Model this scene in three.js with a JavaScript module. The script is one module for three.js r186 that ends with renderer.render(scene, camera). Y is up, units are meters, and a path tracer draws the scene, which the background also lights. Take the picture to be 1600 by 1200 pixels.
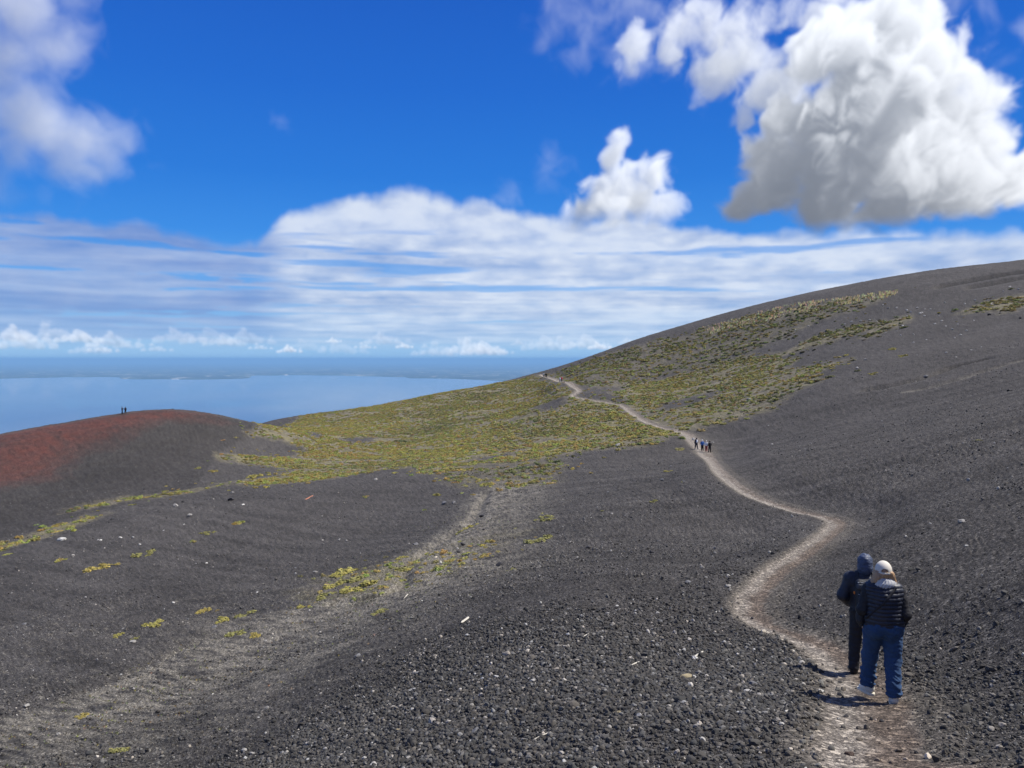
import * as THREE from 'three';
import { mergeGeometries } from 'three/addons/utils/BufferGeometryUtils.js';

// ---------------------------------------------------------------- camera, sun, exposure
const scene = new THREE.Scene();
const EYE = 1.65, HORIZON = 561, FOCAL = 1202;                       // the eye above the cinders; the photograph's horizon row and focal length in its 1600 x 1200 frame
const PITCH = Math.atan((600 - HORIZON) / FOCAL);
const camera = new THREE.PerspectiveCamera(2 * Math.atan(600 / FOCAL) * 180 / Math.PI, 4 / 3, 0.05, 900000);
camera.position.set(0, EYE, 0);
camera.rotation.set(-PITCH, 0, 0);
scene.add(camera);
const renderer = new THREE.WebGLRenderer({ antialias: true });
renderer.toneMapping = THREE.LinearToneMapping;
const EXPOSURE = 1.3;
renderer.toneMappingExposure = EXPOSURE;
renderer.shadowMap.enabled = true;
const SUN = new THREE.Vector3(0.545, 0.83, -0.10).normalize();
const sun = new THREE.DirectionalLight(new THREE.Color(1.0, 0.955, 0.88), 5.0);
sun.name = 'sun'; sun.position.copy(SUN).multiplyScalar(300); sun.castShadow = true; sun.shadow.radius = 1;
sun.shadow.mapSize.set(4096, 4096);
Object.assign(sun.shadow.camera, { left: -320, right: 320, top: 320, bottom: -320, near: 1, far: 900 });
scene.add(sun, sun.target);
scene.fog = new THREE.FogExp2(new THREE.Color(0.33, 0.64, 1.0), 1.9e-5);

// ---------------------------------------------------------------- numbers
let seedState = 12345;
const seeded = (s) => { seedState = s; };
const rnd = () => { seedState = (seedState + 0x6d2b79f5) | 0; let t = Math.imul(seedState ^ (seedState >>> 15), 1 | seedState); t = (t + Math.imul(t ^ (t >>> 7), 61 | t)) ^ t; return ((t ^ (t >>> 14)) >>> 0) / 4294967296; };
const rr = (a, b) => a + (b - a) * rnd();
const gauss = () => (rnd() + rnd() + rnd() + rnd() - 2) * 1.22;
const clamp = (x, a = 0, b = 1) => x < a ? a : x > b ? b : x;
const lerp = (a, b, t) => a + (b - a) * t;
const sstep = (a, b, x) => { const t = clamp((x - a) / (b - a)); return t * t * (3 - 2 * t); };
const PERM = new Uint8Array(512); { seeded(77); const p = [...Array(256).keys()]; for (let i = 255; i > 0; i--) { const j = Math.floor(rnd() * (i + 1)); [p[i], p[j]] = [p[j], p[i]]; } for (let i = 0; i < 512; i++) PERM[i] = p[i & 255]; }
const GR = new Float32Array(256 * 3); { seeded(78); for (let i = 0; i < 256; i++) { let x, y, z, l; do { x = rr(-1, 1); y = rr(-1, 1); z = rr(-1, 1); l = Math.hypot(x, y, z); } while (l > 1 || l < 0.1); GR[i * 3] = x / l; GR[i * 3 + 1] = y / l; GR[i * 3 + 2] = z / l; } }
function noise3(x, y, z) {                                            // gradient noise, about -1 .. 1
  const xi = Math.floor(x), yi = Math.floor(y), zi = Math.floor(z), fx = x - xi, fy = y - yi, fz = z - zi, X = xi & 255, Y = yi & 255, Z = zi & 255;
  const u = fx * fx * fx * (fx * (fx * 6 - 15) + 10), v = fy * fy * fy * (fy * (fy * 6 - 15) + 10), w = fz * fz * fz * (fz * (fz * 6 - 15) + 10);
  const A = PERM[X] + Y, B = PERM[X + 1] + Y, AA = PERM[A & 255] + Z, AB = PERM[(A + 1) & 255] + Z, BA = PERM[B & 255] + Z, BB = PERM[(B + 1) & 255] + Z;
  const g = (h, dx, dy, dz) => { const k = PERM[h & 511] * 3; return GR[k] * dx + GR[k + 1] * dy + GR[k + 2] * dz; };
  const x1 = lerp(g(AA, fx, fy, fz), g(BA, fx - 1, fy, fz), u), x2 = lerp(g(AB, fx, fy - 1, fz), g(BB, fx - 1, fy - 1, fz), u);
  const x3 = lerp(g(AA + 1, fx, fy, fz - 1), g(BA + 1, fx - 1, fy, fz - 1), u), x4 = lerp(g(AB + 1, fx, fy - 1, fz - 1), g(BB + 1, fx - 1, fy - 1, fz - 1), u);
  return lerp(lerp(x1, x2, v), lerp(x3, x4, v), w) * 1.7;
}
function fbm(x, y, z, n) { let s = 0, a = 0.5; for (let i = 0; i < n; i++) { s += a * noise3(x, y, z); x = x * 2.03 + 17.1; y = y * 2.03 + 5.3; z = z * 2.03 + 9.7; a *= 0.5; } return s; }
const S2L = (c) => { c /= 255; return c <= 0.04045 ? c / 12.92 : Math.pow((c + 0.055) / 1.055, 2.4); };
const lin = (r, g, b) => [S2L(r), S2L(g), S2L(b)];

// ---------------------------------------------------------------- sky: air and clouds over the whole dome
const RAD = Math.PI / 180;
// directions by azimuth (degrees right of the view) and elevation; measured on the photograph with its own focal length
const azel = (px, py) => { const u = (px - 800) / FOCAL, v = (HORIZON - py) / FOCAL, az = Math.atan(u); return [az / RAD, Math.atan(v * Math.cos(az)) / RAD]; };
function bakeCumulus(o) {                                             // a lit volume of cloud: blobs joined, eroded by noise, shaded by its own depth towards the sun
  const B = o.blobs.map(([x, y, r]) => { const [a, e] = azel(x, y), [a2] = azel(x + r, y), [, e2] = azel(x, y - r); return { x: a, y: e, r: (Math.abs(a2 - a) + Math.abs(e2 - e)) / 2 }; });
  const s = o.voxel ?? 0.095, pad = o.pad ?? 1.4;
  const x0 = Math.min(...B.map((b) => b.x - b.r)) - pad, x1 = Math.max(...B.map((b) => b.x + b.r)) + pad, y0 = Math.max(0.4, Math.min(...B.map((b) => b.y - b.r)) - pad), y1 = Math.max(...B.map((b) => b.y + b.r)) + pad;
  const zr = Math.max(...B.map((b) => b.r)) * 1.25;
  const nx = Math.ceil((x1 - x0) / s), ny = Math.ceil((y1 - y0) / s), sz = s * 1.6, nz = Math.ceil(2 * zr / sz), D = new Float32Array(nx * ny * nz), L = new Float32Array(nx * ny * nz);
  B.forEach((b, i) => { b.z = Math.sin(i * 2.4 + o.seed) * 0.35 * b.r; });
  const f1 = o.f1 ?? 0.32, amp = o.amp ?? 0.75, gain = o.gain ?? 5, sd = o.seed * 13.7;
  for (let k = 0; k < nz; k++) for (let j = 0; j < ny; j++) for (let i = 0; i < nx; i++) {
    const x = x0 + (i + 0.5) * s, y = y0 + (j + 0.5) * s, z = -zr + (k + 0.5) * sz;
    let f = -9;
    for (const b of B) { const q = 1 - Math.hypot(x - b.x, y < b.y && o.flat ? (y - b.y) * o.flat : y - b.y, z - b.z) / b.r; if (q > f) f = q; }
    if (f < -0.9) continue;
    const wx = noise3(x * 0.5 + sd, y * 0.5, z * 0.5) * 0.9, wy = noise3(x * 0.5, y * 0.5 + sd, z * 0.5 + 7) * 0.9;
    let n = 0, a = 0.55, p = f1;
    for (let q = 0; q < 6; q++) { const v = noise3((x + wx) * p + sd, (y + wy) * p, z * p + q * 3.1); n += a * (q < 2 ? 1.45 * Math.abs(v) - 0.36 : q < 4 ? 0.48 - 1.4 * Math.abs(v) : v * 0.9); a *= o.rough ?? 0.56; p *= 2.07; }
    const hole = o.wisp ? o.wisp * noise3(x * 0.22 + sd, y * 0.4, z * 0.2) : 0;
    D[(k * ny + j) * nx + i] = clamp((f * 1.25 + n * amp + hole - (o.cut ?? 0.05)) * gain, 0, 1) * (o.dens ?? 1);
  }
  const S = [SUN.x / s, SUN.y / s, -SUN.z / sz], len = Math.max(...S.map(Math.abs)), st = S.map((v) => v / len * 1.5), ds = 1.5 / len;
  for (let k = 0; k < nz; k++) for (let j = 0; j < ny; j++) for (let i = 0; i < nx; i++) {
    const at = (k * ny + j) * nx + i; if (!D[at]) continue;
    let t = 0, x = i, y = j, z = k, step = 1;
    for (let q = 0; q < 26; q++) { x += st[0] * step; y += st[1] * step; z += st[2] * step; const a = x | 0, b = y | 0, c = z | 0; if (a < 0 || b < 0 || c < 0 || a >= nx || b >= ny || c >= nz || x < 0 || y < 0 || z < 0) break; t += D[(c * ny + b) * nx + a] * ds * step; step *= 1.08; }
    L[at] = t;
  }
  const out = new Float32Array(nx * ny * 4), kx = o.ext ?? 3.2, kl = o.light ?? 1.15, up = y1 - y0;
  for (let j = 0; j < ny; j++) for (let i = 0; i < nx; i++) {
    let T = 1, r = 0, g = 0, b = 0; const h = clamp((j / ny) * 1.15);
    for (let k = 0; k < nz; k++) {
      const d = D[(k * ny + j) * nx + i]; if (!d) continue;
      const t = L[(k * ny + j) * nx + i], e = 1 - Math.exp(-d * kx * sz), lit = 0.72 * Math.exp(-t * kl) + 0.28 * Math.exp(-t * kl * 0.22);
      const am = lerp(o.under ?? 0.62, 1, h) * (0.8 + 0.2 * Math.exp(-t * 0.25)), q = T * e;
      r += q * (0.86 * lit + am * 0.275); g += q * (0.86 * lit + am * 0.32); b += q * (0.855 * lit + am * 0.41);
      T *= 1 - e; if (T < 0.004) break;
    }
    const at = (j * nx + i) * 4, fb = o.fadeBelow ? sstep(o.fadeBelow[0], o.fadeBelow[1], y0 + j * s) : 1; r *= fb; g *= fb; b *= fb; T = 1 - (1 - T) * fb; out[at] = r; out[at + 1] = g; out[at + 2] = b; out[at + 3] = 1 - T;
  }
  return { x0, y0, s, nx, ny, out, cx: (x0 + x1) / 2, bright: o.bright ?? 1 };
}
const bigCloud = bakeCumulus({ seed: 3, flat: 1.35, amp: 1.2, gain: 1.5, cut: 0.1, rough: 0.62, f1: 0.34, ext: 2.2, light: 0.72, under: 0.56, fadeBelow: [7.6, 9.6], voxel: 0.1, blobs: [[1395, 58, 76], [1335, 80, 76], [1268, 105, 54], [1425, 130, 92], [1350, 180, 115], [1268, 210, 66], [1215, 195, 40], [1208, 255, 58], [1465, 205, 92], [1525, 235, 58], [1562, 285, 56], [1440, 260, 115], [1325, 265, 108], [1205, 300, 62], [1165, 322, 30], [1290, 315, 66], [1380, 318, 66], [1470, 312, 58], [1530, 312, 44]] });
const sideCloud = bakeCumulus({ seed: 8, amp: 1.7, gain: 1.5, cut: 0.22, rough: 0.62, dens: 0.8, ext: 0.75, wisp: 0.35, under: 0.95, light: 0.6, blobs: [[1072, 48, 50], [1110, 60, 55], [1150, 85, 60], [1190, 115, 60], [1120, 110, 50], [1225, 140, 60], [1040, 88, 38], [1270, 40, 50], [1180, 150, 45], [1235, 185, 40], [990, 88, 34], [1165, 190, 26]] });
const towerCloud = bakeCumulus({ seed: 5, amp: 1.4, gain: 1.7, cut: 0.14, rough: 0.6, ext: 1.0, under: 0.9, f1: 0.4, light: 0.6, fadeBelow: [8.6, 11.2], blobs: [[968, 222, 22], [955, 250, 28], [968, 285, 40], [1018, 280, 36], [1000, 318, 50], [945, 318, 46], [912, 340, 34], [1030, 330, 34]] });
const leftCloud = bakeCumulus({ seed: 12, amp: 1.6, gain: 0.75, cut: 0.2, rough: 0.6, dens: 0.6, ext: 0.42, wisp: 0.5, under: 0.62, f1: 0.2, light: 0.9, bright: 0.93, blobs: [[60, 30, 100], [105, 75, 58], [0, 110, 105], [40, 190, 85], [-40, 200, 90], [100, 240, 75], [165, 230, 62], [20, 250, 70], [-40, 30, 90]] });
const topWisp = bakeCumulus({ seed: 21, amp: 2.2, gain: 0.8, cut: 0.35, rough: 0.64, dens: 0.4, ext: 0.22, wisp: 0.7, under: 1, light: 0.4, blobs: [[1470, 5, 66], [1300, 15, 60], [1530, 20, 36], [1530, 88, 40], [1590, 50, 34], [1560, 100, 30], [920, 15, 70], [975, 85, 55], [905, 90, 36], [1020, 20, 50], [845, 72, 20], [440, 190, 20], [800, 292, 24], [860, 275, 34]] });
const rowCloud = [[31, 0], [32, 1], [33, 2], [34, 3], [35, 4]].map(([seed, q]) => bakeCumulus({ seed, voxel: 0.055, pad: 0.3, f1: 1.3, amp: 1.5, gain: 1.5, cut: 0.2, rough: 0.62, under: 0.95, flat: 1.8, ext: 7, light: 2.2, blobs: [[100, 541, 16], [116, 537, 18 - q], [132, 540, 15], [150 + q * 4, 543, 12], [84, 544, 12], [122 + q * 3, 526 - q, 11], [60 - q * 3, 544, 12], [170, 545, 10]] }));
{
  const W = 4096, H = 2048, data = new Float32Array(W * H * 4);
  const stops = [[0, 158, 200, 238], [1.2, 156, 199, 238], [3, 130, 186, 238], [6, 84, 162, 238], [9, 62, 142, 230], [13, 46, 124, 219], [19, 38, 108, 208], [26, 33, 94, 195], [45, 26, 78, 172], [90, 20, 64, 150]].map(([e, ...c]) => [e, ...lin(...c)]);
  const air = (e) => { let i = 1; while (i < stops.length - 1 && stops[i][0] < e) i++; const a = stops[i - 1], b = stops[i], t = clamp((e - a[0]) / (b[0] - a[0])); return [lerp(a[1], b[1], t), lerp(a[2], b[2], t), lerp(a[3], b[3], t)]; };
  const topLine = [[-180, 9], [-140, 11.5], [-100, 9.5], [-70, 10], [-45, 10.6], [-33.7, 9.6], [-27, 9.2], [-21, 8.4], [-18.5, 8.2], [-16, 10.2], [-12, 11.9], [-7, 12.35], [-3.5, 11.9], [1.5, 11], [9, 10.1], [14, 9.6], [22, 9.1], [30, 8.6], [33, 8.2], [40, 8.5], [60, 11], [90, 9], [130, 10.5], [180, 9]];
  const top = (a) => { let i = 1; while (i < topLine.length - 1 && topLine[i][0] < a) i++; const p = topLine[i - 1], q = topLine[i]; return lerp(p[1], q[1], sstep(p[0], q[0], a)); };
  const put = (at, c, a, k = 1) => { for (let i = 0; i < 3; i++) data[at + i] = data[at + i] * (1 - a) + c[i] * k * a; };
  const grey = lin(150, 172, 214), pale = lin(226, 234, 247), dim = lin(128, 152, 206), mauve = lin(176, 192, 226);
  for (let row = 0; row < H; row++) {
    const e = ((row + 0.5) / H - 0.5) * 180, c = air(Math.max(e, 0)), f = Math.log(Math.max(e, 0) + 1.1);
    for (let col = 0; col < W; col++) {
      const at = (row * W + col) * 4; data[at] = c[0]; data[at + 1] = c[1]; data[at + 2] = c[2]; data[at + 3] = 1;
      if (e < 0.3 || e > 17) continue;
      let a = ((col + 0.5) / W - 0.25) * 360; if (a > 180) a -= 360;
      const ca = Math.cos(a * RAD) * 7, sa = Math.sin(a * RAD) * 7;       // noise is read on the ring of the horizon, so it closes behind the viewer
      const fine = Math.min(1, e / 5);
      const edge = top(a) + 1.1 * fbm(ca * 1.3, sa * 1.3 + 40, f * 1.7, 4) + 0.55 * fbm(ca * 5, sa * 5, f * 5 + 9, 4);
      const inDeck = sstep(0, 1.0, edge - e) * sstep(0.5, 1.5, e);
      if (inDeck <= 0) continue;
      const left = sstep(-14.5, -19.5, a + 1.5 * fbm(ca, sa, f * 3, 3)) * sstep(-75, -50, a);   // the greyer, broken sheet on the left
      const wob = 0.07 * fbm(ca * 0.5 + 3, sa * 0.5, f * 2, 3), F = f + wob, low = sstep(7.5, 3, e);
      const broad = fbm(ca * 0.45, sa * 0.45 + 11, F * 4, 4), streak = fbm(ca * 0.8 + 31, sa * 0.8, F * 13, 5), puff = fbm(ca * 3, sa * 3 + 5, F * 9, 5), thin = fbm(ca * 1.1 + 7, sa * 1.1, F * 34, 3);
      const gap = left * 0.85 * sstep(0.12, 0.32, fbm(ca * 0.42 + 9, sa * 0.42, F * 7.5 + 2.6, 4) + 0.35 * puff) + (1 - left) * 0.7 * sstep(0.2, 0.4, fbm(ca * 0.4 + 50, sa * 0.4, F * 8 + 1, 4) + 0.25 * puff) * sstep(10.5, 8, e);
      const cover = inDeck * (1 - gap * 0.95) * (0.9 + 0.2 * puff) * lerp(0.72, 1, sstep(0.4, 2.2, e));
      const t = clamp(0.66 + 0.75 * broad + lerp(0.26, 0.52, low) * streak + 0.24 * low * thin + 0.65 * puff + 0.2 * sstep(6, 11, e)), tl = clamp(0.42 + 0.9 * broad + 0.9 * streak + 0.45 * puff);
      const far = sstep(4.5, 1, e);
      for (let i = 0; i < 3; i++) {
        const right = lerp(grey[i], pale[i], t), lf = lerp(dim[i], mauve[i], tl), v = lerp(lerp(right, lf, left), c[i] * 1.08, far * 0.35);
        data[at + i] = lerp(data[at + i], v, clamp(cover) * lerp(0.92, 0.86, left));
      }
    }
  }
  const stamp = (cl, { da = 0, de = 0, flip = false, fade = 1, k = 1, size = 1 } = {}) => {   // a baked cloud laid on the dome
    const c0 = flip ? -1 : 1, w = cl.nx * cl.s * size, a0 = (flip ? da - cl.cx * 0 - w / 2 : cl.x0 + da), e0 = cl.y0 * 1 + de;
    const colAt = (a) => ((a / 360 + 0.25) * W), rowAt = (e) => (e / 180 + 0.5) * H;
    for (let row = Math.ceil(rowAt(e0)); row < rowAt(e0 + cl.ny * cl.s * size); row++) {
      const e = ((row + 0.5) / H - 0.5) * 180, y = (e - e0) / cl.s / size - 0.5;
      for (let col = Math.ceil(colAt(a0)); col < colAt(a0 + w); col++) {
        const a = ((col + 0.5) / W - 0.25) * 360; let x = (a - a0) / cl.s / size - 0.5; if (flip) x = cl.nx - 1 - x;
        const i = Math.floor(x), j = Math.floor(y); if (i < 0 || j < 0 || i >= cl.nx - 1 || j >= cl.ny - 1) continue;
        const u = x - i, v = y - j, p = (j * cl.nx + i) * 4, q = p + cl.nx * 4, at = (row * W + ((col % W) + W) % W) * 4, s4 = (m) => lerp(lerp(cl.out[p + m], cl.out[p + 4 + m], u), lerp(cl.out[q + m], cl.out[q + 4 + m], u), v);
        const al = s4(3) * fade;
        for (let m = 0; m < 3; m++) data[at + m] = data[at + m] * (1 - al) + s4(m) * fade * k * cl.bright;
      }
    }
  };
  // small cumulus along the horizon, all the way round
  seeded(401);
  for (let a = -180; a < 180; a += rr(0.4, 2.0)) stamp(rowCloud[Math.floor(rnd() * 5)], { flip: true, da: a, de: rr(-0.3, 0.75), fade: 0.15 + 0.7 * rnd() * rnd(), size: rr(0.25, 0.85) });
  stamp(leftCloud); stamp(topWisp); stamp(sideCloud); stamp(towerCloud); stamp(bigCloud);
  // clouds carried on beside and behind the viewer, then unseen ones added for fill
  for (const [a, e] of [[75, 4], [-75, 6], [150, 2], [-140, 8]]) stamp(bigCloud, { flip: true, da: a, de: e });
  for (const [a, e] of [[110, 6], [-105, 12], [-165, 4], [52, 14]]) stamp(towerCloud, { flip: true, da: a, de: e, size: 1.6 });
  for (const [a, e] of [[60, 20], [-60, 22], [120, 25], [-120, 18], [175, 28], [0, 30], [90, 38], [-90, 40], [150, 45], [-30, 48], [-150, 36], [30, 52]]) stamp(leftCloud, { flip: true, da: a, de: e, size: 1.3 });  // mostly high clouds out of view, added to whiten the blue ambient light
  for (const [a, e] of [[100, 14], [-100, 22], [165, 30], [-170, 18], [45, 34], [-50, 38], [-15, 40], [125, 42], [-125, 46]]) stamp(bigCloud, { flip: true, da: a, de: e, size: 1.2 });  // further unseen clouds, added for whiter fill in the shadows
  for (let i = 0; i < data.length; i += 4) { data[i] /= EXPOSURE; data[i + 1] /= EXPOSURE; data[i + 2] /= EXPOSURE; }
  const tex = new THREE.DataTexture(data, W, H, THREE.RGBAFormat, THREE.FloatType);
  tex.mapping = THREE.EquirectangularReflectionMapping; tex.magFilter = THREE.LinearFilter; tex.minFilter = THREE.LinearFilter; tex.needsUpdate = true;
  scene.background = tex; scene.environment = tex;
}
const T0 = Date.now(), lap = (s) => console.log(s, ((Date.now() - T0) / 1000).toFixed(1));
lap('sky done');

// ---------------------------------------------------------------- the lie of the land
// heights measured at places of the photograph: column, row, distance in metres
const measured = [
  [1600, 1200, 5.4], [1600, 1000, 9], [1600, 800, 20], [1600, 700, 40], [1600, 600, 85], [1600, 500, 150], [1600, 408, 230],
  [1400, 435, 250], [1200, 478, 270], [1000, 531, 295], [838, 582, 320], [700, 613, 300], [550, 640, 290], [420, 658, 285],
  [340, 650, 195], [260, 641, 190], [192, 646, 188], [100, 662, 180], [0, 680, 170], [400, 662, 205],
  [100, 720, 150], [0, 780, 125], [200, 760, 135], [300, 700, 165], [400, 700, 180], [0, 845, 100], [150, 800, 115], [300, 765, 130], [430, 735, 150],
  [0, 872, 85], [150, 830, 95], [300, 790, 110], [500, 755, 128], [700, 735, 128], [900, 705, 125], [1050, 690, 117],
  [500, 700, 190], [600, 690, 200], [600, 660, 250], [750, 680, 190], [750, 640, 250], [900, 660, 170], [850, 620, 240],
  [1100, 620, 170], [1200, 640, 130], [1200, 560, 200], [1300, 600, 130], [1400, 560, 140], [1400, 500, 190], [1300, 700, 72], [1450, 700, 50], [1450, 800, 27], [1000, 600, 230], [1100, 540, 250],
  [800, 1200, 8], [400, 1200, 12.5], [0, 1200, 19], [600, 1000, 22], [900, 1000, 14], [1000, 900, 24], [800, 900, 34], [400, 1050, 28], [0, 1130, 26], [200, 1060, 32], [400, 985, 38], [560, 900, 52], [720, 830, 66], [900, 800, 60], [1000, 760, 72],
  [0, 1000, 44], [200, 950, 52], [400, 900, 62], [600, 830, 80], [100, 900, 70], [300, 850, 82], [700, 780, 95],
  [1370, 1200, 6.6], [1383, 1093, 9.26], [1330, 1048, 11.76], [1250, 1000, 14.3], [1170, 955, 18], [1215, 893, 24], [1310, 818, 38], [1200, 782, 50], [1135, 745, 64], [1100, 706, 110], [1060, 676, 125], [1015, 660, 150], [970, 633, 185], [893, 620, 207], [876, 599, 240], [852, 589, 300],
];
const rel = [[0, 0, -1.65], [3, 0, -1.0], [-3, 0, -2.4], [0, 6, 0.2], [0, 25, 5], [12, 6, 3], [-12, 6, -5], [40, 20, 14], [-40, 20, -16], [0, 120, 40], [120, 60, 50], [-120, 60, -40], [90, -40, 17], [200, -60, 52], [-60, -30, -24], [-160, -50, -50]];
const behindCrest = [[1800, 560, 420], [1600, 520, 400], [1400, 510, 410], [1200, 540, 420], [1000, 580, 430], [838, 640, 450], [700, 680, 430], [550, 700, 420], [420, 715, 400], [320, 690, 255], [260, 690, 250], [190, 700, 250], [100, 715, 245], [0, 730, 235], [-150, 760, 220], [-150, 715, 160], [400, 676, 245]];
const ctrl = [];
const addPx = ([px, py, d]) => ctrl.push([(px - 800) / FOCAL * d, -d, EYE + (HORIZON - py) / FOCAL * d]);
measured.forEach(addPx); behindCrest.forEach(addPx);
for (const [x, z, y] of rel) ctrl.push([x, z, y + EYE]);
const plane = (x, z) => { const r = Math.hypot(x, z), q = Math.log(r + 3), th = Math.atan2(x, -z); return [th * 1.6, q, r + 6]; };
const TPS = (() => {                                                   // a thin plate through the measured places
  const n = ctrl.length, P = ctrl.map(([x, z]) => plane(x, z)), m = n + 3, A = Array.from({ length: m }, () => new Float64Array(m + 1));
  const K = (d2) => d2 < 1e-12 ? 0 : 0.5 * d2 * Math.log(d2);
  for (let i = 0; i < n; i++) {
    for (let j = 0; j < n; j++) A[i][j] = K((P[i][0] - P[j][0]) ** 2 + (P[i][1] - P[j][1]) ** 2);
    A[i][i] += 0.0012;
    A[i][n] = A[n][i] = 1; A[i][n + 1] = A[n + 1][i] = P[i][0]; A[i][n + 2] = A[n + 2][i] = P[i][1];
    A[i][m] = (ctrl[i][2] - EYE) / P[i][2];
  }
  for (let c = 0; c < m; c++) {
    let p = c; for (let r = c + 1; r < m; r++) if (Math.abs(A[r][c]) > Math.abs(A[p][c])) p = r;
    [A[c], A[p]] = [A[p], A[c]];
    for (let r = c + 1; r < m; r++) { const f = A[r][c] / A[c][c]; if (f) for (let k = c; k <= m; k++) A[r][k] -= f * A[c][k]; }
  }
  const w = new Float64Array(m);
  for (let c = m - 1; c >= 0; c--) { let s = A[c][m]; for (let k = c + 1; k < m; k++) s -= A[c][k] * w[k]; w[c] = s / A[c][c]; }
  const px = Float64Array.from(P, (p) => p[0]), py = Float64Array.from(P, (p) => p[1]);
  return (x, z) => { const [a, b, R] = plane(x, z); let s = w[n] + w[n + 1] * a + w[n + 2] * b; for (let i = 0; i < n; i++) { const d = (a - px[i]) ** 2 + (b - py[i]) ** 2; if (d > 1e-12) s += w[i] * 0.5 * d * Math.log(d); } return EYE + s * R; };
})();
// where a line of sight meets the smooth land
const meet = (px, py, h = TPS) => {
  const u = (px - 800) / FOCAL, v = (HORIZON - py) / FOCAL; let a = 3;
  for (let d = 3; d < 520; d *= 1.01) { if (EYE + v * d < h(u * d, -d)) { let lo = a, hi = d; for (let i = 0; i < 22; i++) { const m = (lo + hi) / 2; if (EYE + v * m < h(u * m, -m)) hi = m; else lo = m; } return [u * hi, -hi, hi]; } a = d; }
  return null;
};
if (globalThis.DEBUGTERRAIN) {
  for (const [px, py, d] of measured) { const m = meet(px, py + 1); if (!m || Math.abs(m[2] / d - 1) > 0.12) console.log('off', px, py, d, m && m[2].toFixed(1)); }
  for (let px = 0; px <= 1600; px += 100) { let best = -9, bd = 0; for (let d = 20; d < 500; d *= 1.01) { const u = (px - 800) / FOCAL, s = (TPS(u * d, -d) - EYE) / d; if (s > best) { best = s; bd = d; } } console.log('skyline', px, (HORIZON - best * FOCAL).toFixed(0), bd.toFixed(0)); }
}

// ---------------------------------------------------------------- lines and patches on the land, laid where the photograph shows them
const onLand = (px, py) => { const m = meet(px, py); return m ? [m[0], m[1]] : null; };
const polyline = (pts) => pts.map(([px, py, w]) => { const q = onLand(px, py); return q && [q[0], q[1], w]; }).filter(Boolean);
function smoothLine(pts, step) {                                       // Catmull-Rom through the places, one point every step metres
  const v = pts.map((p) => new THREE.Vector3(p[0], p[2] ?? 1, p[1])), c = new THREE.CatmullRomCurve3(v, false, 'centripetal'), n = Math.max(2, Math.ceil(c.getLength() / step));
  return c.getPoints(n).map((p) => [p.x, p.z, p.y]);
}
const chunked = new WeakMap();
function chunksOf(line) { let c = chunked.get(line); if (!c) { c = []; for (let i = 1; i < line.length; i += 12) { const j = Math.min(line.length - 1, i + 11); let x = 0, z = 0, r = 0; for (let k = i - 1; k <= j; k++) { x += line[k][0]; z += line[k][1]; } x /= j - i + 2; z /= j - i + 2; for (let k = i - 1; k <= j; k++) r = Math.max(r, Math.hypot(line[k][0] - x, line[k][1] - z)); c.push([i, j, x, z, r]); } chunked.set(line, c); } return c; }
function nearest(line, x, z) {                                        // [distance, side, width there, share along]
  let best = 1e9, out = [1e9, 0, 1, 0];
  for (const [i0, i1, cx, cz, cr] of chunksOf(line)) { const far = Math.hypot(x - cx, z - cz) - cr; if (far > 0 && far * far > best) continue;
  for (let i = i0; i <= i1; i++) {
    const a = line[i - 1], b = line[i], dx = b[0] - a[0], dz = b[1] - a[1], t = clamp(((x - a[0]) * dx + (z - a[1]) * dz) / (dx * dx + dz * dz + 1e-9)), ex = x - a[0] - dx * t, ez = z - a[1] - dz * t, d = ex * ex + ez * ez;
    if (d < best) { best = d; out = [Math.sqrt(d), Math.sign(dx * ez - dz * ex), lerp(a[2], b[2], t), (i - 1 + t) / (line.length - 1), a[3] === undefined ? 0 : lerp(a[3], b[3], t)]; }
  } }
  return out;
}
const trail = smoothLine([[3.2, -3.4, 0.42], [3.25, -5.2, 0.42]].concat(polyline([
  [1374, 1195, 0.42], [1368, 1140, 0.41], [1356, 1088, 0.4], [1324, 1042, 0.36], [1266, 1006, 0.32], [1206, 985, 0.3], [1180, 966, 0.31], [1175, 947, 0.33], [1191, 920, 0.34], [1226, 889, 0.35], [1270, 857, 0.36], [1303, 830, 0.37], [1310, 818, 0.4], [1292, 810, 0.4], [1250, 800, 0.4], [1203, 785, 0.43],
  [1163, 766, 0.48], [1134, 744, 0.55], [1112, 720, 0.65], [1096, 700, 1.0], [1080, 684, 1.0], [1066, 676, 0.8], [1042, 670, 0.65], [1012, 660, 0.65], [986, 644, 0.75], [970, 633, 0.65], [935, 627, 0.55], [896, 620, 0.65], [905, 611, 0.7], [897, 604, 0.9], [880, 597, 0.9], [862, 591, 0.9], [845, 585, 0.9]])), 0.5);
trail.forEach((p) => { p[3] = TPS(p[0], p[1]); });
const gully = smoothLine(polyline([[-60, 1150, 0.5], [0, 1131, 0.5], [80, 1108, 0.5], [160, 1080, 0.45], [235, 1047, 0.4], [330, 1000, 0.35], [400, 985, 0.25]]), 0.4);
const gully2 = smoothLine(polyline([[520, 948, 0.3], [600, 932, 0.3], [640, 880, 0.3], [690, 845, 0.4], [735, 815, 0.5], [750, 790, 0.4], [760, 770, 0.3]]), 0.6);
const rillA = smoothLine(polyline([[1335, 611, 0.5], [1390, 600, 0.6], [1440, 588, 0.7], [1490, 570, 0.7], [1540, 560, 0.5]]), 1);
const rillB = smoothLine(polyline([[1410, 610, 0.6], [1470, 597, 0.8], [1530, 580, 0.8], [1600, 560, 0.6]]), 1);
const rillC = smoothLine(polyline([[1450, 452, 1.2], [1500, 441, 1.6], [1560, 430, 1.6], [1600, 424, 1.4]]), 2);
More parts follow.
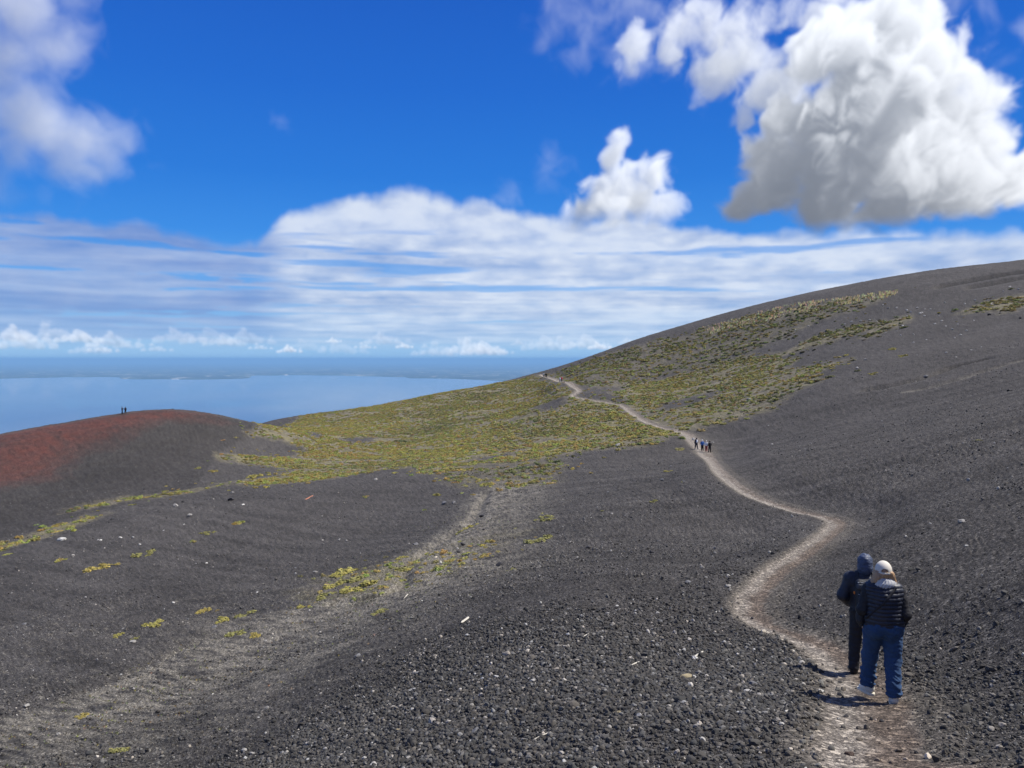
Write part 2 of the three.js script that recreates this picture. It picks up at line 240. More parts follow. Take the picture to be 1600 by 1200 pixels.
const rillD = smoothLine(polyline([[1500, 452, 1], [1550, 443, 1.2], [1600, 434, 1.2]]), 2);
const inPoly = (P, x, y) => { let c = false; for (let i = 0, j = P.length - 1; i < P.length; j = i++) if ((P[i][1] > y) !== (P[j][1] > y) && x < (P[j][0] - P[i][0]) * (y - P[i][1]) / (P[j][1] - P[i][1]) + P[i][0]) c = !c; return c; };
// plant cover: outlines on the photograph, carried over onto the land and kept there in metres
const toLand = (P) => P.map(([px, py, f = 1]) => { for (let k = 0; k < 30; k++) { const q = onLand(px, py + k * 1.5); if (q) return [q[0] * f, q[1] * f]; } return [0, 0]; });
const green = [
  [0.78, [[400, 661, 1.03], [480, 651, 1.05], [560, 641, 1.05], [640, 627, 1.05], [700, 613, 1.04], [770, 600, 1.03], [835, 587], [888, 620], [960, 634], [1000, 655], [1060, 680], [1045, 692], [930, 703], [860, 712], [760, 722], [690, 738], [640, 733], [560, 742], [490, 752], [340, 760], [300, 766], [420, 745], [470, 735], [410, 725], [330, 720], [340, 708], [440, 715], [480, 705], [450, 690], [390, 682], [420, 672]]],
  [0.27, [[850, 584], [1000, 539], [1130, 503], [1250, 480], [1390, 459], [1395, 468], [1340, 485], [1280, 500], [1250, 520], [1180, 545], [1090, 575], [1000, 590], [940, 605], [905, 602]]],
  [0.7, [[925, 606], [1000, 595], [1120, 570], [1230, 545], [1330, 510], [1415, 495], [1400, 508], [1250, 560], [1180, 590], [1100, 600], [1020, 620], [980, 630]]],
  [0.55, [[978, 632], [1060, 610], [1180, 580], [1290, 570], [1330, 560], [1280, 590], [1230, 620], [1180, 650], [1120, 668], [1070, 672], [1020, 652]]],
  [0.7, [[1480, 492], [1540, 471], [1605, 461], [1605, 486], [1540, 487]]],
  [0.8, [[-10, 858], [80, 824], [140, 802], [150, 806], [80, 834], [-10, 868]]], [0.7, [[130, 788], [230, 774], [300, 764], [300, 769], [200, 783], [130, 796]]],
  [0.5, [[490, 910], [560, 890], [620, 875], [680, 876], [560, 930], [500, 945]]], [0.3, [[560, 900], [760, 830], [850, 825], [700, 900], [560, 950]]],
  [0.3, [[640, 735], [700, 725], [900, 705], [860, 760], [760, 760]]],
].map(([d, P]) => ({ d, P: toLand(P) }));
const bare = [[[903, 611], [990, 600], [960, 618], [930, 625]], [[1040, 628], [1150, 602], [1100, 628], [1030, 645]], [[1225, 555], [1290, 535], [1360, 515], [1290, 555], [1240, 565]], [[822, 642], [880, 622], [897, 626], [850, 642]], [[520, 690], [560, 682], [605, 684], [560, 692]], [[690, 727], [760, 713], [830, 700], [760, 722]], [[470, 678], [510, 676], [510, 686], [480, 688]]].map(toLand);
const boxOf = (P) => [Math.min(...P.map((p) => p[0])) - 3, Math.max(...P.map((p) => p[0])) + 3, Math.min(...P.map((p) => p[1])) - 3, Math.max(...P.map((p) => p[1])) + 3];
green.forEach((g) => { g.box = boxOf(g.P); });
const cover = (x, z) => {                                             // 0 .. 1, how thickly plants stand there
  const wx = x + 3.2 * noise3(x * 0.09, z * 0.09, 3) + 1.4 * noise3(x * 0.3, z * 0.3, 4), wz = z + 4.5 * noise3(x * 0.09, z * 0.09, 8) + 1.8 * noise3(x * 0.3, z * 0.3, 9);
  let c = 0;
  for (const g of green) { const b = g.box; if (wx > b[0] && wx < b[1] && wz > b[2] && wz < b[3] && g.d > c && inPoly(g.P, wx, wz)) c = g.d; }
  if (c) for (const P of bare) if (inPoly(P, wx, wz)) return 0;
  return c;
};

// ---------------------------------------------------------------- relief
const speck = (x, z) => { const s = Math.sin(x * 127.1 + z * 311.7) * 43758.5453; return (s - Math.floor(s)) * 2 - 1; };   // single stones, as fine as the sheet can carry
const rough = (x, z, r) => {                                          // hollows, terracettes and clods
  const s = x * 0.74 + z * 0.67, t = -x * 0.67 + z * 0.74;             // along and across the lines of creep
  let h = 0.35 * noise3(x * 0.03, z * 0.03, 1) * sstep(10, 60, r) + 0.11 * noise3(x * 0.11, z * 0.11, 2) + 0.05 * noise3(x * 0.33, z * 0.33, 3);
  h += 0.05 * noise3(s * 0.25, t * 1.3, 5) * sstep(6, 20, r);
  if (r < 90) h += 0.022 * noise3(x * 1.1, z * 1.1, 4) + 0.012 * noise3(x * 3.1, z * 3.1, 5);
  if (x < -40 && r > 110 && r < 230) h += 0.16 * noise3((x - z) * 0.04, (x + z) * 0.28, 9) + 0.07 * noise3(x * 0.7, z * 0.7, 12);
  if (r > 14 && r < 330) h += 0.0011 * Math.min(r, 55) * speck(x, z);
  if (r < 40) h += 0.011 * noise3(x * 8, z * 8, 6) + 0.006 * noise3(x * 19, z * 19, 7);
  return h;
};
function land(x, z) {                                                 // height of the ground
  const r = Math.hypot(x, z);
  let h = TPS(x, z) + rough(x, z, r);
  const [d, side, w, , yc] = nearest(trail, x, z);
  if (d < w * 10) {                                                  // the trodden bench: level across, a lip of loose cinders on the downhill side
    const q = d / w; h = lerp(h, yc + 0.35 * rough(x, z, r), (1 - sstep(0.9, 9.5, q)) * 0.85);
    h -= 0.05 * (1 - sstep(0.4, 1.5, q)) * Math.min(1.6, 0.7 + r * 0.01);
    h += 0.014 * noise3(x * 4.3, z * 4.3, 91) * (1 - sstep(0.8, 1.6, q)) * sstep(60, 30, r);
    h += 0.045 * Math.exp(-((q - 1.7) ** 2) * 6) * Math.min(2, 0.8 + r * 0.008);
  }
  if (z < -15 && x < 0) { const g = nearest(gully, x, z); if (g[0] < 5) { const sd = g[0] * g[1] + 0.12 * noise3(x * 1.3, z * 1.3, 55); h -= (sd < 0 ? 0.62 * Math.exp(sd / 1.1) : 0.62 * (1 - sstep(0, 0.22, sd))) * sstep(0, 0.2, 1 - g[3]) * (0.8 + 0.5 * noise3(x * 0.35, z * 0.35, 56)); } const k = nearest(gully2, x, z); if (k[0] < 4) h -= 0.4 * Math.exp(-((k[0] / (k[2] * 1.6)) ** 2)); }
  if (x > 30) for (const [R, dep] of [[rillA, 1.1], [rillB, 0.5], [rillC, 2.6], [rillD, 2]]) { const g = nearest(R, x, z); if (g[0] < 8) h -= dep * Math.exp(-((g[0] / (g[2] * 1.3)) ** 2)) * sstep(0, 0.2, g[3]); }
  return h;
}
const TSIDE = -1;
const CINDER = [0.0545, 0.0505, 0.0455], EARTH = [0.135, 0.118, 0.092], RED = [0.12, 0.046, 0.034], MOSS = [0.16, 0.145, 0.062], DUST = [0.2, 0.178, 0.146], TREAD = [0.112, 0.088, 0.067], ASH = [0.18, 0.164, 0.13];
const redAt = toLand([[-40, 682], [60, 668], [140, 655], [220, 645], [330, 649], [300, 653], [210, 664], [150, 690], [90, 720], [40, 752], [-40, 765]]);
const redBox = boxOf(redAt);
const conePoly = toLand([[-90, 690], [0, 681], [100, 663], [192, 647], [260, 642], [340, 651], [395, 661], [390, 682], [340, 706], [330, 722], [300, 763], [150, 798], [0, 846], [-90, 880]]);
function soil(x, z, r) {                                              // [r, g, b] of the ground itself
  const n1 = fbm(x * 0.06, z * 0.06, 21, 4), n2 = fbm(x * 0.5, z * 0.5, 22, 4), n3 = noise3(x * 2.7, z * 2.7, 23), n4 = noise3(x * 9, z * 9, 24);
  const sp = r > 10 ? speck(x + 3, z) : 0, ls = x * 0.74 + z * 0.67, lt = -x * 0.67 + z * 0.74, band = fbm(ls * 0.05, lt * 0.5, 26, 3) * sstep(12, 30, r) * sstep(180, 90, r), c = CINDER.map((v) => v * (1 + 0.55 * band + 0.3 * n1 + 0.28 * n2 + 0.16 * n3 + 0.12 * n4) * (1 + 0.3 * sp * (1 - 0.6 * sstep(40, 120, r))));
  const mix = (k, t) => { t = clamp(t); for (let i = 0; i < 3; i++) c[i] = lerp(c[i], k[i] * (1 + 0.25 * n2 + 0.22 * n3 + 0.12 * n4), t); };
  if (x > redBox[0] - 12 && x < redBox[1] + 12 && z > redBox[2] - 12 && z < redBox[3] + 12) {
    let k = 0; for (let i = 0; i < 10; i++) { const a = i * 2.4, q = 1.9 * Math.sqrt(i + 0.3), wx = x + 6 * fbm(x * 0.08, z * 0.08, 31, 4) + Math.cos(a) * q, wz = z + 6 * fbm(x * 0.08, z * 0.08, 37, 4) + Math.sin(a) * q; if (inPoly(redAt, wx, wz)) k += 0.1; }
    mix(RED, k * (0.74 + 0.5 * n2 + 0.2 * noise3((x + z) * 0.05, (z - x) * 0.35, 33)));
  }
  if (x < -30 && r > 90 && inPoly(conePoly, x, z)) for (let i = 0; i < 3; i++) c[i] *= 0.74;   // the cone is built of blacker scoria
  let veg = 0; if (r > 38) for (const [ox, oz] of [[0, 0], [1.6, 0.7], [-1.2, 1.8], [0.4, -2.1]]) veg += cover(x + ox, z + oz) / 4;
  if (veg > 0) { mix(EARTH, Math.min(1, veg * 1.7) * (0.6 + 0.9 * n2)); mix(MOSS, 0.85 * veg * clamp(0.55 + 1.6 * fbm(ls * 0.16, lt * 0.5, 28, 3))); }
  const s = x * 0.74 + z * 0.67, t = -x * 0.67 + z * 0.74, g = x < 4 ? nearest(gully, x, z) : [99, 0], g2 = x < 20 ? nearest(gully2, x, z) : [99, 0];
  const below = Math.min(g[0] * (g[1] > 0 ? 1 : 14), g2[0] * (g2[1] > 0 ? 1.7 : 6));      // pale ash and dry stalks on the near bank of the gully
  if (below < 17) mix(ASH, 0.85 * Math.min(1, 1.3 - 1.3 * below / 17) * clamp(0.6 + 1.5 * noise3(s * 0.5, t * 4.5, 41) + 0.9 * n2));
  if (x < 3 && r > 12 && r < 60) mix(ASH, 0.5 * sstep(0.35, 0.75, noise3(s * 0.8, t * 6, 43) + 0.4 * n2) * sstep(3, -3, x));
  for (const [R, k] of [[rillB, 0.8], [rillA, 0.25]]) if (x > 30) { const q = nearest(R, x, z); if (q[0] < 5) mix(ASH, k * Math.exp(-((q[0] / q[2]) ** 2)) * (0.6 + n2)); }
  const [d, side, w] = nearest(trail, x, z), q = d * side / w, e = Math.abs(q) + 0.42 * n2 + 0.2 * n3;
  if (e < 3.5) {
    mix(EARTH, 0.5 * (1 - sstep(1.0, 2.6, e)));
    mix(TREAD, 1 - sstep(0.75, 1.3, e));
    const lip = q * TSIDE;                                            // dust lies on the outer half of the tread
    mix(DUST, (1 - sstep(0.8, 1.45, e)) * clamp(sstep(-0.35, 0.55, lip + 0.5 * n2) * 0.85 + 0.5 * sstep(25, 70, r) + 0.25 * n3));
  }
  return c.map((v) => Math.max(0.012, v));
}

// gravel: tileable tone and relief of small cinders
function gravelMaps(seed, N, cells, contrast) {
  seeded(seed);
  const layer = (n) => { const px = new Float32Array(n * n), py = new Float32Array(n * n), tone = new Float32Array(n * n); for (let i = 0; i < n * n; i++) { px[i] = rnd(); py[i] = rnd(); tone[i] = rnd(); } return { n, px, py, tone }; };
  const Ls = cells.map(layer), tone = new Uint8Array(N * N * 4), bump = new Uint8Array(N * N * 4);
  for (let y = 0; y < N; y++) for (let x = 0; x < N; x++) {
    let h = 0, c = 0, wt = 0;
    Ls.forEach((L, li) => {
      const u = x / N * L.n, v = y / N * L.n, i0 = Math.floor(u), j0 = Math.floor(v); let b1 = 9, b2 = 9, t = 0;
      for (let j = -1; j <= 1; j++) for (let i = -1; i <= 1; i++) { const a = (((j0 + j) % L.n) + L.n) % L.n * L.n + (((i0 + i) % L.n) + L.n) % L.n, d = Math.hypot(i0 + i + L.px[a] - u, j0 + j + L.py[a] - v); if (d < b1) { b2 = b1; b1 = d; t = L.tone[a]; } else if (d < b2) b2 = d; }
      const k = 1 / (li + 1), dome = clamp((b2 - b1) * 1.6); h += k * (0.35 + 0.65 * t) * Math.sqrt(dome); c += k * (t * t * (t > 0.93 ? 1.9 : 1)) * (0.55 + 0.45 * sstep(0, 0.25, b2 - b1)); wt += k;
    });
    h /= wt; c /= wt; const p = (y * N + x) * 4, g = clamp(0.62 + contrast * (c - 0.28)) * 255;
    tone[p] = g; tone[p + 1] = g; tone[p + 2] = clamp(g / 255 + 0.012) * 255; tone[p + 3] = 255; bump[p] = bump[p + 1] = bump[p + 2] = h * 255; bump[p + 3] = 255;
  }
  const tex = (d, srgb) => { const t = new THREE.DataTexture(d, N, N); t.wrapS = t.wrapT = THREE.RepeatWrapping; t.magFilter = THREE.LinearFilter; t.minFilter = THREE.LinearMipmapLinearFilter; if (srgb) t.colorSpace = THREE.SRGBColorSpace; t.needsUpdate = true; return t; };
  return [tex(tone, true), tex(bump, false)];
}
const [gravelTone, gravelBump] = gravelMaps(501, 1024, [46, 110, 230], 0.75);
gravelBump.channel = 1;
const groundMat = new THREE.MeshStandardMaterial({ name: 'volcanic cinders', vertexColors: true, color: new THREE.Color(2.7, 2.7, 2.7), map: gravelTone, bumpMap: gravelBump, bumpScale: 0.03, roughness: 0.96 });
groundMat.specularIntensity = 0.35;

// one sheet of ground, finer near the eye; the trodden path and the cinder cone are cut out of it along its own edges
function tag(o, label, category, group, kind) { if (label) o.userData.label = label; if (category) o.userData.category = category; if (group) o.userData.group = group; if (kind) o.userData.kind = kind; o.traverse?.((m) => { if (m.isMesh) { m.castShadow = true; m.receiveShadow = true; } }); return o; }
{
  const fine = 820, cols = [], rows = [];
  for (let i = 0; i <= fine; i++) cols.push((-43 + 86 * i / fine) * RAD);
  for (let a = 44.5; a <= 314; a += 4.5) cols.push(a * RAD);
  cols.push(cols[0] + 2 * Math.PI);
  for (let q = Math.log(0.9); q < Math.log(470);) { const r = Math.exp(q); rows.push(r); q += r < 5 ? 0.03 : r < 40 ? 0.0098 : r < 330 ? 0.0084 : 0.03; }
  const outer = [700, 1100, 1700, 2600, 4200, 6500], nc = cols.length, nr = rows.length + outer.length + 1, pos = new Float32Array(nc * nr * 3), col = new Float32Array(nc * nr * 3), uv = new Float32Array(nc * nr * 2), uv1 = new Float32Array(nc * nr * 2), where = new Uint8Array(nc * nr);
  const edge = cols.map((a) => land(Math.sin(a) * rows[rows.length - 1], -Math.cos(a) * rows[rows.length - 1]));
  for (let j = 0; j < nr; j++) for (let i = 0; i < nc; i++) {
    const k = j * nc + i, R = j === 0 ? 0 : j <= rows.length ? rows[j - 1] : outer[j - 1 - rows.length], a = cols[i], x = Math.sin(a) * R, z = -Math.cos(a) * R;
    const inFine = i <= fine + 1;
    const y = j > rows.length ? Math.max(-1185, edge[i] - (R - 470) * 0.3 + 14 * noise3(x * 0.004, z * 0.004, 5)) : land(x, z);
    const c = R < 480 && inFine ? soil(x, z, R) : CINDER;
    pos.set([x, y, z], k * 3); col.set(c, k * 3); uv.set([x / 2.3, z / 2.3], k * 2); uv1.set([x / 1.7 + 0.3, z / 1.7], k * 2);
    if (R > 2 && R < 340 && inFine) { const [d, , w] = nearest(trail, x, z); if (d < w * (1.05 + 0.3 * noise3(x * 1.7, z * 1.7, 77))) where[k] = 1; else if (x < -30 && inPoly(conePoly, x, z)) where[k] = 2; }
  }
  const idx = [[], [], []];
  for (let j = 0; j < nr - 1; j++) for (let i = 0; i < nc - 1; i++) {
    const a = j * nc + i, b = a + 1, c = a + nc, d = c + 1, m = where[a] === where[d] ? where[a] : where[b] === where[c] ? where[b] : 0;
    if (j > 0) idx[m].push(a, b, c); idx[m].push(b, d, c);
  }
  const G = new THREE.BufferGeometry(); G.setAttribute('position', new THREE.BufferAttribute(pos, 3)); G.setIndex([].concat(idx[0], idx[1], idx[2])); G.computeVertexNormals();
  const normal = G.attributes.normal.array;
  ['terrain', 'path', 'hill'].forEach((name, m) => {
    const map = new Int32Array(nc * nr).fill(-1), list = []; const ix = idx[m].map((v) => { if (map[v] < 0) { map[v] = list.length; list.push(v); } return map[v]; });
    const take = (src, n) => { const o = new Float32Array(list.length * n); list.forEach((v, i) => { for (let q = 0; q < n; q++) o[i * n + q] = src[v * n + q]; }); return new THREE.BufferAttribute(o, n); };
    const g = new THREE.BufferGeometry(); g.setAttribute('position', take(pos, 3)); g.setAttribute('normal', take(normal, 3)); g.setAttribute('color', take(col, 3)); g.setAttribute('uv', take(uv, 2)); g.setAttribute('uv1', take(uv1, 2)); g.setIndex(ix);
    const o = new THREE.Mesh(g, groundMat); o.name = name; scene.add(o);
    tag(o, ['dark grey volcanic cinder slopes falling towards the lake', 'pale trodden footpath winding down and up across the cinders', 'rounded dark cinder cone with a rust red flank'][m], ['terrain', 'path', 'hill'][m], null, 'structure');
  });
}
lap('land done');

// ---------------------------------------------------------------- lake and the low country beyond
const LAKE = EYE - 1150;
{
  seeded(600);
  const g = new THREE.CircleGeometry(90000, 96); g.rotateX(-Math.PI / 2);
  const p = g.attributes.position, u = g.attributes.uv; for (let i = 0; i < p.count; i++) u.setXY(i, p.getX(i) / 4000, p.getZ(i) / 4000);
  const N = 512, d = new Uint8Array(N * N * 4), rg = new Uint8Array(N * N * 4);
  for (let y = 0; y < N; y++) for (let x = 0; x < N; x++) { const a = x / N * 2 * Math.PI, b = y / N * 2 * Math.PI, v = fbm(Math.cos(a) * 2.5 + 9, Math.sin(a) * 2.5 + Math.cos(b) * 2.5, Math.sin(b) * 2.5, 6); const k = (y * N + x) * 4; d[k] = d[k + 1] = d[k + 2] = clamp(0.5 + 0.7 * v) * 255; d[k + 3] = 255; const s = clamp(0.5 + 0.9 * fbm(Math.cos(a) * 0.9, Math.sin(a) * 0.9 + Math.cos(b) * 1.1 + 3, Math.sin(b) * 1.1 + 6, 5)); rg[k] = rg[k + 2] = 255; rg[k + 1] = (0.62 + 0.38 * s) * 255; rg[k + 3] = 255; }
  const tx = (q, rep) => { const t = new THREE.DataTexture(q, N, N); t.wrapS = t.wrapT = THREE.RepeatWrapping; t.magFilter = THREE.LinearFilter; t.repeat.set(rep, rep); t.needsUpdate = true; return t; };
  const water = new THREE.MeshPhysicalMaterial({ name: 'lake water', color: new THREE.Color(0.012, 0.055, 0.14), roughness: 0.05, roughnessMap: tx(rg, 0.22), ior: 1.33 });
  const lake = new THREE.Mesh(g, water); lake.name = 'lake'; lake.position.y = LAKE; scene.add(lake); tag(lake, 'wide calm blue lake far below the volcano slope', 'lake', null, 'structure');
  // low country: one sheet from the far shore to beyond the horizon, with low swells
  const shore = [[-60, 56], [-45, 55], [-33.7, 54.5], [-30, 57], [-27, 56], [-26.9, 50], [-24.5, 48.5], [-22, 47], [-20, 48], [-18.8, 49.5], [-18.7, 57], [-15, 58], [-11, 53], [-9, 50.5], [-7.8, 50.2], [-7.7, 47.5], [-4, 45], [-1, 41], [1, 37], [6, 34], [20, 30], [45, 28], [70, 28]];
  const shoreAt = (a) => { let i = 1; while (i < shore.length - 1 && shore[i][0] < a) i++; const p0 = shore[i - 1], q = shore[i], t = clamp((a - p0[0]) / (q[0] - p0[0])); return (lerp(p0[1], q[1], t) + 0.9 * fbm(a * 0.9, 3, 7, 4)) * 1000; };
  const nc = 700, ks = [0, 0.002, 0.006, 0.012, 0.02, 0.03, 0.045, 0.06, 0.08, 0.1, 0.13, 0.16, 0.2, 0.25, 0.3, 0.36, 0.43, 0.5, 0.6, 0.7, 0.85, 1], nr = ks.length, pos = [], uv = [], ix = [];
  for (let j = 0; j < nr; j++) for (let i = 0; i < nc; i++) {
    const a = -60 + 130 * i / (nc - 1), s0 = shoreAt(a), R = s0 * Math.pow(420000 / s0, ks[j]), x = Math.sin(a * RAD) * R / Math.cos(0), z = -Math.cos(a * RAD) * R;
    pos.push(x, LAKE + (j === 0 ? -4 : 14 + 34 * Math.max(0, fbm(x / 2600, z / 2600, 3, 4) + 0.25) + 60 * sstep(0.1, 0.6, ks[j]) * (0.5 + fbm(x / 15000, z / 15000, 5, 3))), z); uv.push(x / 36000, z / 36000);
  }
  for (let j = 0; j < nr - 1; j++) for (let i = 0; i < nc - 1; i++) { const a = j * nc + i; ix.push(a, a + 1, a + nc, a + 1, a + nc + 1, a + nc); }
  const lg = new THREE.BufferGeometry(); lg.setAttribute('position', new THREE.Float32BufferAttribute(pos, 3)); lg.setAttribute('uv', new THREE.Float32BufferAttribute(uv, 2)); lg.setIndex(ix); lg.computeVertexNormals();
  const M = 1024, f = new Uint8Array(M * M * 4);                       // woods, pasture and the pale specks of fields, 36 km to a tile
  for (let y = 0; y < M; y++) for (let x = 0; x < M; x++) {
    const a = x / M * 2 * Math.PI, b = y / M * 2 * Math.PI, q = 1.6, n = fbm(Math.cos(a) * q + 3, Math.sin(a) * q + Math.cos(b) * q, Math.sin(b) * q, 6), m2 = fbm(Math.cos(a) * 9, Math.sin(a) * 9 + Math.cos(b) * 9, Math.sin(b) * 9 + 4, 4);
    const c = [0.014, 0.027, 0.022], t = sstep(0.02, 0.25, n + 0.35 * m2), w = sstep(0.26, 0.34, m2 + 0.25 * n);
    const k = (y * M + x) * 4; [0, 1, 2].forEach((i) => { let v = lerp(c[i], [0.05, 0.075, 0.06][i], t); v = lerp(v, [0.6, 0.58, 0.52][i], w); f[k + i] = Math.round(255 * (v <= 0.0031308 ? v * 12.92 : 1.055 * Math.pow(v, 1 / 2.4) - 0.055)); }); f[k + 3] = 255;
  }
  const ft = new THREE.DataTexture(f, M, M); ft.wrapS = ft.wrapT = THREE.RepeatWrapping; ft.magFilter = THREE.LinearFilter; ft.colorSpace = THREE.SRGBColorSpace; ft.needsUpdate = true;
  const far = new THREE.Mesh(lg, new THREE.MeshStandardMaterial({ name: 'woods and pasture', map: ft, roughness: 1 })); far.name = 'land'; scene.add(far); tag(far, 'hazy flat farmland and woods on the far lake shore', 'land', null, 'structure');
}
lap('lake done');

// ---------------------------------------------------------------- cinders, stones and sticks
const V3 = (x, y, z) => new THREE.Vector3(x, y, z);
function rockGeometry(seed, detail, sharp) {                          // a broken, angular lump about 1 across
  const g = new THREE.IcosahedronGeometry(0.5, detail), p = g.attributes.position, v = V3(), o = seed * 7.3;
  const cuts = []; seeded(9000 + seed); for (let i = 0; i < 7; i++) cuts.push([V3(gauss(), gauss(), gauss()).normalize(), rr(0.27, 0.46)]);
  for (let i = 0; i < p.count; i++) {
    v.fromBufferAttribute(p, i); const n = 1 + 0.34 * noise3(v.x * 2.4 + o, v.y * 2.4, v.z * 2.4) + 0.16 * noise3(v.x * 6 + o, v.y * 6, v.z * 6); v.multiplyScalar(n);
    if (sharp) for (const [n2, d] of cuts) { const k = v.dot(n2) - d; if (k > 0) v.addScaledVector(n2, -k * 0.9); }
    v.y *= 0.8; p.setXYZ(i, v.x, v.y, v.z);
  }
  g.deleteAttribute('uv'); g.computeVertexNormals(); return g;
}
const lumps = [1, 2, 3, 4, 5, 6].map((s) => rockGeometry(s, 1, true)), boulders = [11, 12, 13, 14].map((s) => rockGeometry(s, 3, true));
const cinderMat = new THREE.MeshStandardMaterial({ name: 'cinder', color: 0xffffff, roughness: 0.9, flatShading: true });
const taken = new Map(), numbered = (n) => { const k = taken.get(n) ?? 0; taken.set(n, k + 1); return k ? n + '_' + String(k).padStart(3, '0') : n; };
const M4 = new THREE.Matrix4(), QU = new THREE.Quaternion(), EU = new THREE.Euler(), PV = V3(), SV = V3(), CC = new THREE.Color();
function scatter(name, geos, mat, list, label) {                      // uncountable small stuff: list of [x, y, z, size, flat, colour, lean]
  const root = new THREE.Group(); root.name = name;
  geos.forEach((g, gi) => {
    const mine = list.filter((_, i) => i % geos.length === gi), im = new THREE.InstancedMesh(g, mat, mine.length); im.name = name;
    mine.forEach(([x, y, z, s, f, c, up], i) => { if (up) EU.set(rr(-0.15, 0.15), rr(0, 6.28), rr(-0.15, 0.15)); else EU.set(rr(0, 6.28), rr(0, 6.28), rr(0, 6.28)); QU.setFromEuler(EU); PV.set(x, y, z); SV.set(s * rr(0.8, 1.25), s * f, s * rr(0.8, 1.25)); im.setMatrixAt(i, M4.compose(PV, QU, SV)); im.setColorAt(i, CC.setRGB(c[0], c[1], c[2])); });
    im.userData.kind = 'stuff'; im.castShadow = im.receiveShadow = true; if (geos.length === 1) { im.userData.label = label[0]; im.userData.category = label[1]; scene.add(im); } else root.add(im);
  });
  if (geos.length > 1) { root.userData = { kind: 'stuff', label: label[0], category: label[1] }; scene.add(root); }
}
{
  seeded(700);
  const list = [], N = 460000;
  for (let i = 0; i < N; i++) {
    const a = rr(-36.5, 36.5) * RAD, q = Math.pow(rnd(), 0.85), r = 4.3 * Math.pow(150 / 4.3, q), x = Math.sin(a) * r, z = -Math.cos(a) * r;
    const n = fbm(x * 0.12, z * 0.12, 61, 3), m = fbm(x * 0.7, z * 0.7, 62, 2);
    const coarse = clamp(0.75 + 1.2 * n + 0.5 * m) * lerp(1, 0.42, sstep(11, 24, r)) * lerp(1, 0.62, sstep(24, 60, r));
    if (rnd() > coarse) continue;
    const [d, side, w] = nearest(trail, x, z); if (d < w * 1.15 && rnd() > 0.09) continue; if (d < w * 2 && rnd() > 0.5) continue;
    const inner = sstep(5.5, 7, x - (-z) * 0.19) * sstep(40, 20, r) * (1 - sstep(8.5, 11, x)), fineHere = d < 6 && side * TSIDE < 0 ? 0.55 : 1;
    const lumpy = sstep(17, 9, r) * sstep(-0.5, 0.3, n + 0.4 + 0.1 * x);
    let s = (0.00135 * Math.min(r, 30 + 0.25 * (r - 30)) + 0.006 + 0.007 * lumpy) * Math.pow(rnd() + 0.02, r < 22 ? -0.48 : -0.36) * fineHere * lerp(1, 0.66, sstep(10, 20, r)); s *= 0.68 + 0.85 * clamp(0.4 + 1.1 * n + 0.5 * m); s = Math.min(s, 0.06 + 0.0018 * r); if (rnd() < 0.0022 && r < 60) s = rr(0.07, 0.13) + 0.0016 * r;
    const t = rnd(), fr = sstep(22, 50, r), k = t < 0.82 - 0.3 * fr ? rr(0.026, 0.068) * (1 + 0.6 * fr) : t < 0.97 - 0.08 * fr ? rr(0.07, 0.16) : rr(0.18, 0.42);
    const warm = rr(-0.06, 0.06), c = soil(x, z, 5), dye = (i, v) => k * v * lerp(1, c[i] / CINDER[i], 0.6), ash = c[1] / CINDER[1]; if (ash > 1.45 && rnd() < 0.62) continue;
    list.push([x, land(x, z) + s * 0.12, z, s, rr(0.7, 1.1), [dye(0, 0.98 + warm), dye(1, 0.92), dye(2, 0.83 - warm)]]);
  }
  scatter('gravel', lumps, cinderMat, list, ['loose dark volcanic gravel covering the slopes', 'gravel']);
  lap('gravel ' + list.length);
}
// stones that stand out one by one: column, row, width in the photograph's pixels, tone
const stoneMat = {}; for (const [k, c] of Object.entries({ dark: [0.04, 0.038, 0.04], grey: [0.17, 0.17, 0.175], pale: [0.32, 0.305, 0.28], white: [0.56, 0.545, 0.51], tan: [0.36, 0.3, 0.18], brown: [0.09, 0.06, 0.045] })) {
  const N = 128, d = new Uint8Array(N * N * 4); for (let y = 0; y < N; y++) for (let x = 0; x < N; x++) { const a = x / N * 6.283, b = y / N * 6.283, v = 0.82 + 0.3 * fbm(Math.cos(a) * 2 + c[0] * 50, Math.sin(a) * 2 + Math.cos(b) * 2, Math.sin(b) * 2, 5), q = (y * N + x) * 4; for (let i = 0; i < 3; i++) d[q + i] = clamp(v) * 255; d[q + 3] = 255; }
  const t = new THREE.DataTexture(d, N, N); t.wrapS = t.wrapT = THREE.RepeatWrapping; t.magFilter = THREE.LinearFilter; t.needsUpdate = true;
  stoneMat[k] = new THREE.MeshStandardMaterial({ name: k + ' stone', color: new THREE.Color(...c), map: t, bumpMap: t, bumpScale: 0.02, roughness: 0.9 });
}
boulders.forEach((g) => { const p = g.attributes.position, u = new Float32Array(p.count * 2); for (let i = 0; i < p.count; i++) { u[i * 2] = p.getX(i) + p.getY(i) * 0.5; u[i * 2 + 1] = p.getZ(i) + p.getY(i) * 0.5; } g.setAttribute('uv', new THREE.BufferAttribute(u, 2)); });
seeded(800);
